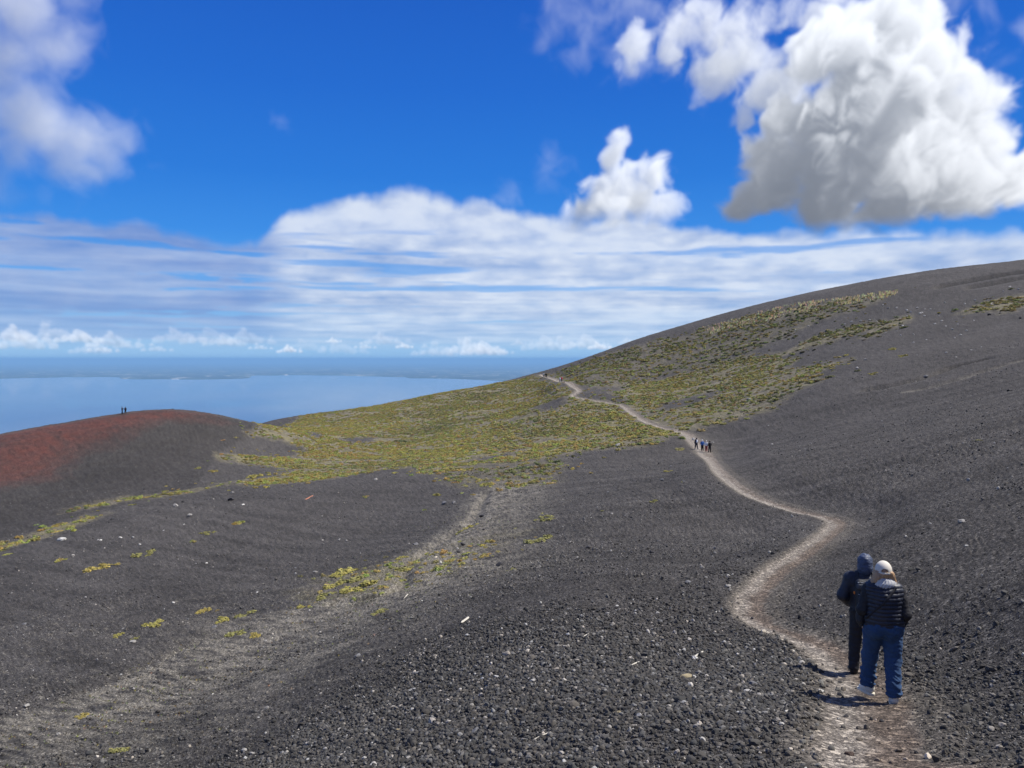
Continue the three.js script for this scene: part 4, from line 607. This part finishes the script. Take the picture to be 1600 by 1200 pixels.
// the woman in the quilted vest, seen from behind, one foot ahead
{
  const P = new THREE.Group(); P.name = numbered('person');
  const hipL = [-0.095, 0.9, 0], hipR = [0.095, 0.9, 0], kneeL = [-0.12, 0.5, -0.12], kneeR = [0.115, 0.49, 0.01], ankL = [-0.13, 0.11, -0.13], ankR = [0.11, 0.1, 0.12], shL = [-0.165, 1.345, 0], shR = [0.165, 1.345, 0], elL = [-0.235, 1.09, 0.05], elR = [0.232, 1.08, 0.05], wrL = [-0.2, 0.9, -0.1], wrR = [0.205, 0.885, -0.07];
  const head = joined([ball([0, 1.545, -0.03], [0.075, 0.105, 0.09]), ball([0, 1.49, -0.055], [0.055, 0.06, 0.06]), bone([0, 1.33, 0.01], [0, 1.48, -0.015], 0.052, 0.048), ball([0, 1.53, -0.128], [0.014, 0.022, 0.018]), ball([-0.076, 1.53, -0.02], [0.012, 0.028, 0.02]), ball([0.076, 1.53, -0.02], [0.012, 0.028, 0.02])], 0.035);
  const trunk = joined([bone([0, 0.92, 0], [0, 1.12, 0.005], 0.135, 0.115), bone([0, 1.12, 0.005], [0, 1.3, 0.01], 0.115, 0.12), bone(shL, shR, 0.06, 0.06), bone(shL, elL, 0.048, 0.038), bone(elL, wrL, 0.038, 0.026), bone(shR, elR, 0.048, 0.038), bone(elR, wrR, 0.038, 0.026), bone(hipL, kneeL, 0.085, 0.055), bone(kneeL, ankL, 0.055, 0.035), bone(hipR, kneeR, 0.085, 0.055), bone(kneeR, ankR, 0.055, 0.035), bone(ankL, [-0.14, 0.05, -0.3], 0.035, 0.025), bone(ankR, [0.12, 0.04, -0.05], 0.035, 0.025)], 0.05);
  const hL = hand(wrL, [0.2, -0.8, -0.5], [0.6, 0.2, -0.6], 1), hR = hand(wrR, [-0.2, -0.8, -0.5], [-0.6, 0.2, -0.6], -1);
  const near = (w, a = 0.14) => [w.map((v) => v - a), w.map((v) => v + a)];
  piece('body', mergeGeometries([surface(joined([trunk, head], 0.03), [-0.33, -0.02, -0.36], [0.33, 1.7, 0.3], 0.0125), surface(hL, ...near([wrL[0] + 0.02, wrL[1] - 0.07, wrL[2] - 0.04], 0.12), 0.0045), surface(hR, ...near([wrR[0] - 0.02, wrR[1] - 0.07, wrR[2] - 0.04], 0.12), 0.0045)]), skinMat, P);
  const torso = joined([ball([0, 0.97, 0.01], [0.222, 0.2, 0.165]), ball([0, 1.12, 0.01], [0.2, 0.2, 0.15]), ball([0, 1.27, 0.012], [0.2, 0.15, 0.14]), bone([-0.13, 1.355, 0.005], [0.13, 1.355, 0.005], 0.075, 0.075), bone([-0.05, 1.4, 0], [0.05, 1.4, 0], 0.06, 0.06)], 0.07);
  const vestF = (p) => { const q = p.y / 0.046 + 0.3 * noise3(p.x * 5, p.y * 4, p.z * 5), s = Math.abs(Math.sin(q * Math.PI)); return Math.max(torso(p) - (0.011 + 0.006 * noise3(p.x * 9, p.y * 6, p.z * 9)) * Math.sqrt(s) + 0.004 * noise3(p.x * 26, p.y * 14, p.z * 26), 0.865 + 0.012 * Math.sin(p.x * 9) - p.y); };
  const navy = cloth('navy nylon', [0.011, 0.0145, 0.027], 0.5), black = cloth('black knit', [0.009, 0.009, 0.012], 0.75);
  piece('vest', surface(vestF, [-0.27, 0.82, -0.22], [0.27, 1.5, 0.22], 0.008), navy, P);
  const armF = (s, e, w) => wrinkle(joined([bone(s, e, 0.072, 0.06), bone(e, w, 0.06, 0.045)], 0.05), 0.005, 16, 22);
  piece('sleeve', surface(armF(shL, elL, wrL), [-0.34, 0.8, -0.2], [-0.06, 1.46, 0.16], 0.01), black, P); piece('sleeve', surface(armF(shR, elR, wrR), [0.06, 0.8, -0.2], [0.34, 1.46, 0.16], 0.01), black, P);
  const legs = joined([joined([bone(hipL, kneeL, 0.122, 0.085), bone(kneeL, [-0.13, 0.13, -0.13], 0.085, 0.078)], 0.04), joined([bone(hipR, kneeR, 0.122, 0.085), bone(kneeR, [0.11, 0.12, 0.12], 0.085, 0.077)], 0.04), ball([0, 0.93, 0.03], [0.215, 0.13, 0.155]), ball([-0.08, 0.87, 0.06], [0.1, 0.11, 0.11]), ball([0.08, 0.87, 0.06], [0.1, 0.11, 0.11])], 0.035);
  const jeansF = (p) => { const low = sstep(0.62, 0.12, p.y); return Math.max(legs(p) + (0.006 + 0.017 * low) * noise3(p.x * 6 + 3, p.y * (12 + 8 * low) + p.x * 6, p.z * 6) - (0.005 + 0.012 * low) * Math.pow(1 - Math.abs(noise3(p.x * 5 + 9, p.y * 15 + p.x * 9, p.z * 5)), 4) + 0.005 * noise3(p.x * 20, p.y * 24, p.z * 20), p.y - 0.99, 0.118 - p.y + 0.014 * noise3(p.x * 12, 3, p.z * 12)); };
  const denim = cloth('blue denim', [0.026, 0.073, 0.175], 0.9, 0.25); denim.map = weave; denim.bumpMap = weave; denim.bumpScale = 0.0006;
  piece('jeans', surface(jeansF, [-0.27, 0.05, -0.28], [0.27, 1.02, 0.27], 0.0095), denim, P);
  const shoeMat = cloth('off-white leather', [0.62, 0.6, 0.53], 0.55), soleMat = cloth('cream rubber', [0.66, 0.62, 0.5], 0.7);
  const shoe = (a, yaw, lift) => { const G = new THREE.Group(); const up = joined([ball([0, 0.075, 0.04], [0.043, 0.055, 0.06]), bone([0, 0.07, 0.02], [0, 0.045, -0.13], 0.042, 0.035), bone([0, 0.1, 0.045], [0, 0.13, 0.05], 0.038, 0.04)], 0.04), so = joined([bone([0, 0.02, 0.06], [0, 0.02, -0.14], 0.045, 0.042), bone([0, 0.02, -0.02], [0.005, 0.02, -0.14], 0.042, 0.046)], 0.03); const s = piece('shoe', surface((p) => Math.max(up(p), 0.02 - p.y), [-0.08, 0, -0.2], [0.08, 0.19, 0.13], 0.007), shoeMat, P); const l = piece('sole', surface((p) => Math.max(so(p), p.y - 0.034, -p.y), [-0.08, -0.02, -0.21], [0.08, 0.06, 0.13], 0.006), soleMat, s); s.position.set(a[0], a[1] - 0.105 + lift, a[2] - 0.02); s.rotation.set(-0.1, yaw, 0, 'YXZ'); };
  shoe([-0.13, 0.11, -0.13], 0.45, 0.0); shoe([0.11, 0.1, 0.12], -0.12, -0.0);
  const capF = joined([ball([0, 1.565, -0.03], [0.094, 0.115, 0.108])], 0.01);
  const cap = piece('cap', surface((p) => { const w = capF(p); return Math.max(w, -(w + 0.012), 1.565 - 0.22 * (p.z + 0.03) - p.y, 0.036 - Math.hypot(p.x / 1.05, (p.y - 1.575) / 0.8, (p.z - 0.08) * 0.5)); }, [-0.13, 1.48, -0.2], [0.13, 1.72, 0.13], 0.0055), cloth('cream cotton', [0.62, 0.58, 0.5], 0.9), P);
  piece('peak', surface((p) => { const r = Math.hypot(p.x, (p.z + 0.09) * 0.72); return Math.max(r - 0.083, Math.abs(p.y - 1.585 + 0.9 * p.x * p.x * 4 + 0.18 * (p.z + 0.1) * -1) - 0.006, p.z + 0.1); }, [-0.12, 1.5, -0.26], [0.12, 1.63, -0.06], 0.006), cap.material, cap);
  piece('strap', surface((p) => Math.max(Math.abs(Math.hypot(p.x / 0.094, (p.z + 0.03) / 0.108) - 1) * 0.1 - 0.006, Math.abs(p.y - 1.552) - 0.011, 0.02 - p.z), [-0.12, 1.5, 0], [0.12, 1.6, 0.12], 0.005), cap.material, cap);
  const hairF = wrinkle(joined([ball([0, 1.535, -0.005], [0.088, 0.085, 0.088]), bone([-0.078, 1.53, 0.02], [-0.13, 1.39, 0.03], 0.038, 0.03), bone([0.08, 1.53, 0.02], [0.13, 1.36, 0.03], 0.036, 0.026), bone([-0.06, 1.5, 0.06], [-0.12, 1.42, 0.05], 0.03, 0.02), bone([-0.12, 1.43, 0.03], [-0.155, 1.405, 0.02], 0.018, 0.008)], 0.03), 0.007, 46, 9);
  const hairMat = cloth('fair hair', [0.5, 0.31, 0.16], 0.5); hairMat.map = weave;
  piece('hair', surface((p) => Math.max(hairF(p), p.y - 1.575), [-0.19, 1.32, -0.14], [0.17, 1.62, 0.13], 0.0065), hairMat, P);
  const scarfMat = cloth('pale grey knit', [0.45, 0.45, 0.445], 0.95, 0.4);
  const sc = (y0, R, r, ph) => (p) => { const a = Math.atan2(p.z, p.x), q = Math.hypot(p.x / 1.12, p.z) - R, tw = Math.sin(a * 22 + (p.y - y0) * 120 + ph) * 0.0035; return Math.hypot(q, (p.y - y0 - 0.014 * Math.cos(a * 1 + ph)) * 0.85) - r + tw; };
  piece('scarf', surface(joined([sc(1.418, 0.083, 0.043, 0.4), sc(1.462, 0.07, 0.036, 2.2)], 0.008), [-0.18, 1.34, -0.16], [0.18, 1.53, 0.16], 0.0062), scarfMat, P);
  // strap of a shoulder bag across the back, resting on the vest
  const pts = []; for (let i = 0; i <= 16; i++) { const t = i / 16, x = lerp(0.115, -0.215, t), y = lerp(1.4, 1.0, t); let z = 0.3; while (z > -0.05 && vestF(V3(x, y, z)) > 0.002) z -= 0.003; pts.push(V3(x, y, z + 0.004)); }
  const st = new THREE.TubeGeometry(new THREE.CatmullRomCurve3(pts), 40, 0.014, 8); { const c = new THREE.CatmullRomCurve3(pts); const p = st.attributes.position; for (let i = 0; i < p.count; i++) { const k = Math.floor(i / 9), q = c.getPointAt(Math.min(1, k / 40)); p.setZ(i, q.z + (p.getZ(i) - q.z) * 0.35); } st.computeVertexNormals(); }
  piece('bag_strap', st, cloth('black webbing', [0.016, 0.016, 0.02], 0.8), P);
  piece('shoulder_bag', surface(wrinkle((p) => joined([ball([-0.245, 0.99, -0.02], [0.055, 0.12, 0.11])], 0.01)(p), 0.006, 15, 15), [-0.34, 0.84, -0.17], [-0.16, 1.14, 0.13], 0.011), black, P);
  P.scale.setScalar(1.03); standAt(P, 1386, 1089, -0.16, 0.02);
  tag(P, 'person in cream cap, navy quilted vest and blue jeans walking away', 'person', 'walkers on the near path');
}
// the taller walker ahead, hood up, with a backpack
{
  const P = new THREE.Group(); P.name = numbered('person');
  const hipL = [-0.09, 0.95, 0], hipR = [0.09, 0.95, 0], kneeL = [-0.12, 0.52, 0.0], kneeR = [0.1, 0.53, -0.12], ankL = [-0.145, 0.1, 0.08], ankR = [0.12, 0.11, -0.14], shL = [-0.2, 1.45, 0], shR = [0.2, 1.45, 0], elL = [-0.31, 1.18, 0.06], elR = [0.3, 1.18, 0.05], wrL = [-0.21, 1.02, -0.12], wrR = [0.2, 1.03, -0.14];
  const head = joined([ball([0, 1.68, -0.02], [0.078, 0.115, 0.098]), ball([0, 1.62, -0.05], [0.058, 0.065, 0.065]), bone([0, 1.44, 0.01], [0, 1.62, 0], 0.06, 0.055), ball([0, 1.665, -0.125], [0.015, 0.024, 0.02]), ball([-0.08, 1.66, -0.01], [0.012, 0.03, 0.02]), ball([0.08, 1.66, -0.01], [0.012, 0.03, 0.02])], 0.035);
  const trunk = joined([bone([0, 0.97, 0], [0, 1.2, 0.005], 0.13, 0.125), bone([0, 1.2, 0.005], [0, 1.38, 0.01], 0.125, 0.135), bone(shL, shR, 0.065, 0.065), bone(shL, elL, 0.052, 0.042), bone(elL, wrL, 0.042, 0.028), bone(shR, elR, 0.052, 0.042), bone(elR, wrR, 0.042, 0.028), bone(hipL, kneeL, 0.085, 0.058), bone(kneeL, ankL, 0.058, 0.038), bone(hipR, kneeR, 0.085, 0.058), bone(kneeR, ankR, 0.058, 0.038), bone(ankL, [-0.15, 0.04, -0.1], 0.038, 0.028), bone(ankR, [0.125, 0.04, -0.3], 0.038, 0.028)], 0.05);
  const box = (c) => [c.map((v) => v - 0.125), c.map((v) => v + 0.125)];
  piece('body', mergeGeometries([surface(joined([trunk, head], 0.03), [-0.4, -0.02, -0.36], [0.4, 1.84, 0.3], 0.0135), surface(hand(wrL, [0.7, -0.3, -0.6], [0, 1, -0.2], 1), ...box([wrL[0] + 0.06, wrL[1] - 0.03, wrL[2] - 0.05]), 0.0045), surface(hand(wrR, [-0.7, -0.3, -0.6], [0, 1, -0.2], -1), ...box([wrR[0] - 0.06, wrR[1] - 0.03, wrR[2] - 0.05]), 0.0045)]), skinMat, P);
  const torso = joined([ball([0, 1.02, 0], [0.205, 0.2, 0.15]), ball([0, 1.2, 0], [0.21, 0.22, 0.15]), ball([0, 1.36, 0.005], [0.225, 0.16, 0.145]), bone(shL, shR, 0.085, 0.085), bone([0, 1.46, 0], [0, 1.55, 0], 0.09, 0.08), bone(shL, elL, 0.085, 0.072), bone(elL, wrL, 0.072, 0.052), bone(shR, elR, 0.085, 0.072), bone(elR, wrR, 0.072, 0.052)], 0.055);
  const navy = cloth('dark navy shell', [0.012, 0.016, 0.03], 0.6);
  const jacket = piece('jacket', surface((p) => Math.max(wrinkle(torso, 0.007, 9, 13)(p), 0.9 - p.y), [-0.44, 0.84, -0.28], [0.44, 1.66, 0.26], 0.011), navy, P);
  piece('hood', surface(wrinkle((p) => { const w = joined([ball([0, 1.695, 0.0], [0.108, 0.135, 0.128]), ball([0, 1.6, 0.045], [0.105, 0.09, 0.095])], 0.05)(p); return Math.max(w, -(w + 0.02), -0.085 - p.z); }, 0.006, 15, 24), [-0.15, 1.48, -0.16], [0.15, 1.88, 0.18], 0.0075), cloth('slate blue shell', [0.045, 0.062, 0.11], 0.55), jacket);
  const legs = joined([joined([bone(hipL, kneeL, 0.115, 0.085), bone(kneeL, [-0.143, 0.13, 0.075], 0.085, 0.078)], 0.03), joined([bone(hipR, kneeR, 0.115, 0.085), bone(kneeR, [0.12, 0.13, -0.135], 0.085, 0.075)], 0.03), ball([0, 0.97, 0.02], [0.19, 0.12, 0.14])], 0.035);
  piece('trousers', surface((p) => Math.max(wrinkle(legs, 0.008, 9, 17)(p), p.y - 1.02, 0.08 - p.y), [-0.26, 0.04, -0.28], [0.26, 1.06, 0.24], 0.011), cloth('black twill', [0.0125, 0.0135, 0.018], 0.8), P);
  const bootMat = cloth('black leather', [0.012, 0.012, 0.013], 0.5);
  for (const [a, yaw] of [[ankL, 0.2], [ankR, -0.1]]) { const f = joined([ball([0, 0.07, 0.03], [0.045, 0.07, 0.06]), bone([0, 0.055, 0], [0, 0.042, -0.15], 0.045, 0.04), bone([0, 0.08, 0.03], [0, 0.16, 0.03], 0.045, 0.048)], 0.04); const b = piece('boot', surface((p) => Math.max(f(p), -p.y + 0.002), [-0.09, -0.01, -0.22], [0.09, 0.23, 0.13], 0.0085), bootMat, P); b.position.set(a[0], a[1] - 0.105, a[2] - 0.02); b.rotation.y = yaw; }
  const packMat = cloth('black pack fabric', [0.013, 0.0145, 0.019], 0.65), greyTrim = cloth('grey trim', [0.23, 0.24, 0.26], 0.7);
  const rbox = (c, h, r) => (p) => { const x = Math.abs(p.x - c[0]) - h[0] + r, y = Math.abs(p.y - c[1]) - h[1] + r, z = Math.abs(p.z - c[2]) - h[2] + r; return Math.hypot(Math.max(x, 0), Math.max(y, 0), Math.max(z, 0)) + Math.min(Math.max(x, y, z), 0) - r; };
  const pack = piece('backpack', surface(wrinkle(joined([rbox([0, 1.24, 0.2], [0.15, 0.25, 0.09], 0.06), rbox([0, 1.13, 0.29], [0.115, 0.13, 0.05], 0.04)], 0.02), 0.006, 11, 13), [-0.22, 0.94, 0.06], [0.22, 1.54, 0.38], 0.0095), packMat, P);
  piece('lid_trim', surface(rbox([0, 1.452, 0.2], [0.13, 0.012, 0.085], 0.01), [-0.17, 1.42, 0.09], [0.17, 1.49, 0.31], 0.007), greyTrim, pack);
  piece('lid_flap', surface(wrinkle(rbox([0, 1.4, 0.235], [0.142, 0.045, 0.075], 0.035), 0.004, 12, 12), [-0.18, 1.33, 0.13], [0.18, 1.48, 0.34], 0.0085), cloth('charcoal fabric', [0.05, 0.055, 0.065], 0.7), pack);
  piece('zip_line', surface(rbox([0, 1.285, 0.291], [0.125, 0.005, 0.012], 0.004), [-0.15, 1.265, 0.27], [0.15, 1.305, 0.315], 0.005), greyTrim, pack);
  piece('orange_tag', surface(rbox([-0.163, 1.28, 0.2], [0.012, 0.02, 0.012], 0.005), [-0.19, 1.25, 0.18], [-0.14, 1.31, 0.225], 0.005), cloth('orange tape', [0.75, 0.22, 0.04], 0.7), pack);
  for (const s of [-1, 1]) piece('pack_strap', surface((p) => Math.max(Math.abs(torso(p)) - 0.016, Math.abs(p.x - s * 0.115) - 0.024, 1.15 - p.y), [s * 0.115 - 0.04, 1.12, -0.2], [s * 0.115 + 0.04, 1.6, 0.16], 0.011), packMat, pack);
  standAt(P, 1356, 1047, -0.12, -0.005);
  tag(P, 'person in hooded navy jacket with black backpack, ahead on the path', 'person', 'walkers on the near path');
}
// walkers farther off
function walker(o) {
  const P = new THREE.Group(); P.name = numbered('person'); const s = o.h / 1.72, q = (v) => v.map((x) => x * s), st = o.stride ?? 0.12, c = o.far ? 0.03 : 0.022;
  const hipL = q([-0.085, 0.9, 0]), hipR = q([0.085, 0.9, 0]), kL = q([-0.1, 0.5, -st * 0.6]), kR = q([0.1, 0.5, st * 0.3]), aL = q([-0.11, 0.09, -st]), aR = q([0.11, 0.09, st]), sL = q([-0.18, 1.38, 0]), sR = q([0.18, 1.38, 0]), arm = o.arms ?? 0, eL = q([-0.26, 1.12, 0.03]), eR = q([0.26, 1.12, 0.03]), wL = q([-0.22, 0.9 + 0.25 * arm, -0.12 - 0.12 * arm]), wR = q([0.22, 0.9 + 0.25 * arm, -0.12 - 0.12 * arm]);
  const B = (a, b, r0, r1) => bone(a, b, r0 * s, r1 * s), E = (cc, r) => ball(q(cc), q(r)), lo = q([-0.42, -0.02, -0.42]), hi = q([0.42, 1.86, 0.42]);
  const tips = [B(wL, q([-0.21, 0.82 + 0.2 * arm, -0.17 - 0.14 * arm]), 0.032, 0.022), B(wR, q([0.21, 0.82 + 0.2 * arm, -0.17 - 0.14 * arm]), 0.032, 0.022), B(wL, q([-0.18, 0.85 + 0.2 * arm, -0.17 - 0.14 * arm]), 0.02, 0.014), B(wR, q([0.18, 0.85 + 0.2 * arm, -0.17 - 0.14 * arm]), 0.02, 0.014)];
  piece('body', surface(joined([E([0, 1.6, -0.015], [0.08, 0.11, 0.095]), E([0, 1.585, -0.11], [0.018, 0.022, 0.02]), B(q([0, 1.36, 0]), q([0, 1.54, 0]), 0.055, 0.05), B(q([0, 0.92, 0]), q([0, 1.3, 0]), 0.12, 0.12), B(hipL, kL, 0.08, 0.055), B(kL, aL, 0.055, 0.04), B(hipR, kR, 0.08, 0.055), B(kR, aR, 0.055, 0.04), B(sL, eL, 0.045, 0.04), B(eL, wL, 0.04, 0.028), B(sR, eR, 0.045, 0.04), B(eR, wR, 0.04, 0.028), ...tips], 0.03 * s), lo, hi, c), skinMat, P);
  piece('jacket', surface((p) => Math.max(joined([E([0, 1.0, 0], [0.2, 0.2, 0.14]), E([0, 1.22, 0], [0.21, 0.24, 0.15]), B(sL, sR, 0.078, 0.078), B(sL, eL, 0.075, 0.065), B(eL, wL, 0.065, 0.05), B(sR, eR, 0.075, 0.065), B(eR, wR, 0.065, 0.05)], 0.05 * s)(p), 0.86 * s - p.y), [lo[0], 0.78 * s, lo[2]], [hi[0], 1.52 * s, hi[2]], c), o.top, P);
  piece('trousers', surface((p) => Math.max(joined([B(hipL, kL, 0.115, 0.085), B(kL, aL, 0.085, 0.07), B(hipR, kR, 0.115, 0.085), B(kR, aR, 0.085, 0.07), E([0, 0.92, 0], [0.18, 0.12, 0.13])], 0.04 * s)(p), 0.12 * s - p.y), [-0.25 * s, 0.02, -0.32 * s], [0.25 * s, 1.1 * s, 0.32 * s], c), o.legs, P);
  for (const a of [aL, aR]) piece('shoe', surface((p) => Math.max(joined([B(a, [a[0], 0.06 * s, a[2] - 0.15 * s], 0.06, 0.045)], 0.02)(p), -p.y), [a[0] - 0.12, -0.03, a[2] - 0.3], [a[0] + 0.12, 0.24, a[2] + 0.16], c * 0.8), o.shoes, P);
  if (o.hat) piece('hat', surface((p) => Math.max(joined([E([0, 1.64, -0.005], [0.1, 0.11, 0.115]), E([0, 1.64, -0.1], [0.08, 0.02, 0.09])], 0.03 * s)(p), 1.61 * s - p.y), q([-0.2, 1.5, -0.3]), q([0.2, 1.82, 0.25]), 0.016), o.hat, P);
  else piece('hair', surface((p) => Math.max(E([0, 1.625, 0.012], [0.096, 0.115, 0.105])(p), -(E([0, 1.56, -0.09], [0.075, 0.1, 0.07])(p))), q([-0.18, 1.45, -0.2]), q([0.18, 1.8, 0.2]), 0.016), o.hair ?? hairDark, P);
  if (o.pack) piece('backpack', surface(joined([E([0, 1.2, 0.2], [0.15, 0.24, 0.1]), E([0, 1.1, 0.26], [0.11, 0.12, 0.06])], 0.04), q([-0.24, 0.9, 0.04]), q([0.24, 1.5, 0.38]), c), o.pack, P);
  standAt(P, o.at[0], o.at[1], o.turn, 0); tag(P, o.label, 'person', o.group);
  if (o.poles) {                                                        // walking poles: things of their own, held in the hand
    P.updateMatrixWorld(true);
    for (const [w, k] of [[wR, 1]]) { const a = P.localToWorld(V3(w[0], w[1], w[2] - 0.03)), b = P.localToWorld(V3(w[0] + 0.05 * k, 0, w[2] - 0.28)); b.y = land(b.x, b.z) + 0.01; const g = mergeGeometries([new THREE.TubeGeometry(new THREE.LineCurve3(V3(0, 0, 0), a.clone().sub(b)), 2, 0.014, 7), (() => { const t = new THREE.TubeGeometry(new THREE.LineCurve3(a.clone().sub(b).multiplyScalar(0.96), a.clone().sub(b).multiplyScalar(1.12)), 2, 0.022, 7); return t; })(), (() => { const t = new THREE.CylinderGeometry(0.045, 0.045, 0.01, 10); t.translate(0, 0.06, 0); return t; })()].map((t) => t.toNonIndexed())); const o2 = new THREE.Mesh(g, poleMat); o2.position.copy(b); o2.name = numbered('walking_pole'); scene.add(o2); tag(o2, 'slim walking pole held by the person in black', 'pole'); }
  }
}
const hairDark = cloth('dark hair', [0.02, 0.014, 0.01], 0.6), poleMat = cloth('pole', [0.1, 0.05, 0.05], 0.5);
const C = { navy: cloth('navy cloth', [0.012, 0.015, 0.035]), black: cloth('black cloth', [0.011, 0.011, 0.013]), white: cloth('white cloth', [0.78, 0.78, 0.77]), blue: cloth('blue cloth', [0.05, 0.15, 0.42]), red: cloth('dark red cloth', [0.28, 0.045, 0.045]), pink: cloth('red cloth', [0.62, 0.06, 0.1]), grey: cloth('grey cloth', [0.25, 0.25, 0.26]), shoeW: cloth('white shoes', [0.7, 0.7, 0.68]), pinkW: cloth('pale pink shoes', [0.6, 0.4, 0.36]) };
const four = 'group of four on the path', top3 = 'walkers near the ridge';
walker({ h: 1.74, at: [1089, 703.2], turn: -0.5, top: C.navy, legs: C.navy, shoes: C.shoeW, pack: C.white, hat: null, label: 'person in navy with white pack, apart at the front of the four', group: four, stride: 0.2 });
walker({ h: 1.66, at: [1098.3, 705], turn: -0.2, top: C.blue, legs: C.black, shoes: C.pinkW, hat: C.white, label: 'person in blue jacket and white cap among the four', group: four, stride: 0.05, arms: 0.6 });
walker({ h: 1.58, at: [1104.6, 705.4], turn: 0.2, top: C.white, legs: C.red, shoes: C.pinkW, hat: C.white, label: 'person in white top and red trousers among the four', group: four, stride: 0.06, arms: 0.8 });
walker({ h: 1.66, at: [1110, 706.2], turn: -0.5, top: C.black, legs: C.black, shoes: C.black, label: 'person in black with a walking pole at the end of the four', group: four, poles: true, arms: 0.5 });
walker({ h: 1.7, at: [849.5, 591], turn: 0, top: C.white, legs: C.navy, shoes: C.shoeW, label: 'person in white top farthest up the path by the ridge', far: true, group: top3 });
walker({ h: 1.68, at: [851.8, 590.6], turn: 0.1, top: C.black, legs: C.black, shoes: C.black, label: 'slim person in black beside the one in white by the ridge', far: true, group: top3 });
walker({ h: 1.74, at: [854.2, 590.4], turn: 0, top: C.black, legs: C.black, shoes: C.black, pack: C.black, label: 'person in black with dark pack, uphill side of the ridge trio', far: true, group: top3 });
walker({ h: 1.64, at: [875, 599.6], turn: 3, top: C.white, legs: C.grey, shoes: C.black, label: 'person in white top walking beside the one in red', far: true, group: top3 });
walker({ h: 1.72, at: [877.8, 599.8], turn: 3.2, top: C.pink, legs: C.navy, shoes: C.shoeW, label: 'person in red jacket on the upper path', far: true, group: top3 });
walker({ h: 1.8, at: [189.8, 647.8], turn: 1.4, top: C.navy, legs: C.navy, shoes: C.black, arms: 1.4, label: 'taller dark figure on the crest of the red cone, facing right', far: true, group: 'pair on the cinder cone' });
walker({ h: 1.72, at: [195, 647.2], turn: -0.6, top: C.navy, legs: C.black, shoes: C.black, arms: 0.6, pack: C.navy, label: 'shorter dark figure with pack on the crest of the red cone', far: true, group: 'pair on the cinder cone' });
lap('people done');
renderer.render(scene, camera);
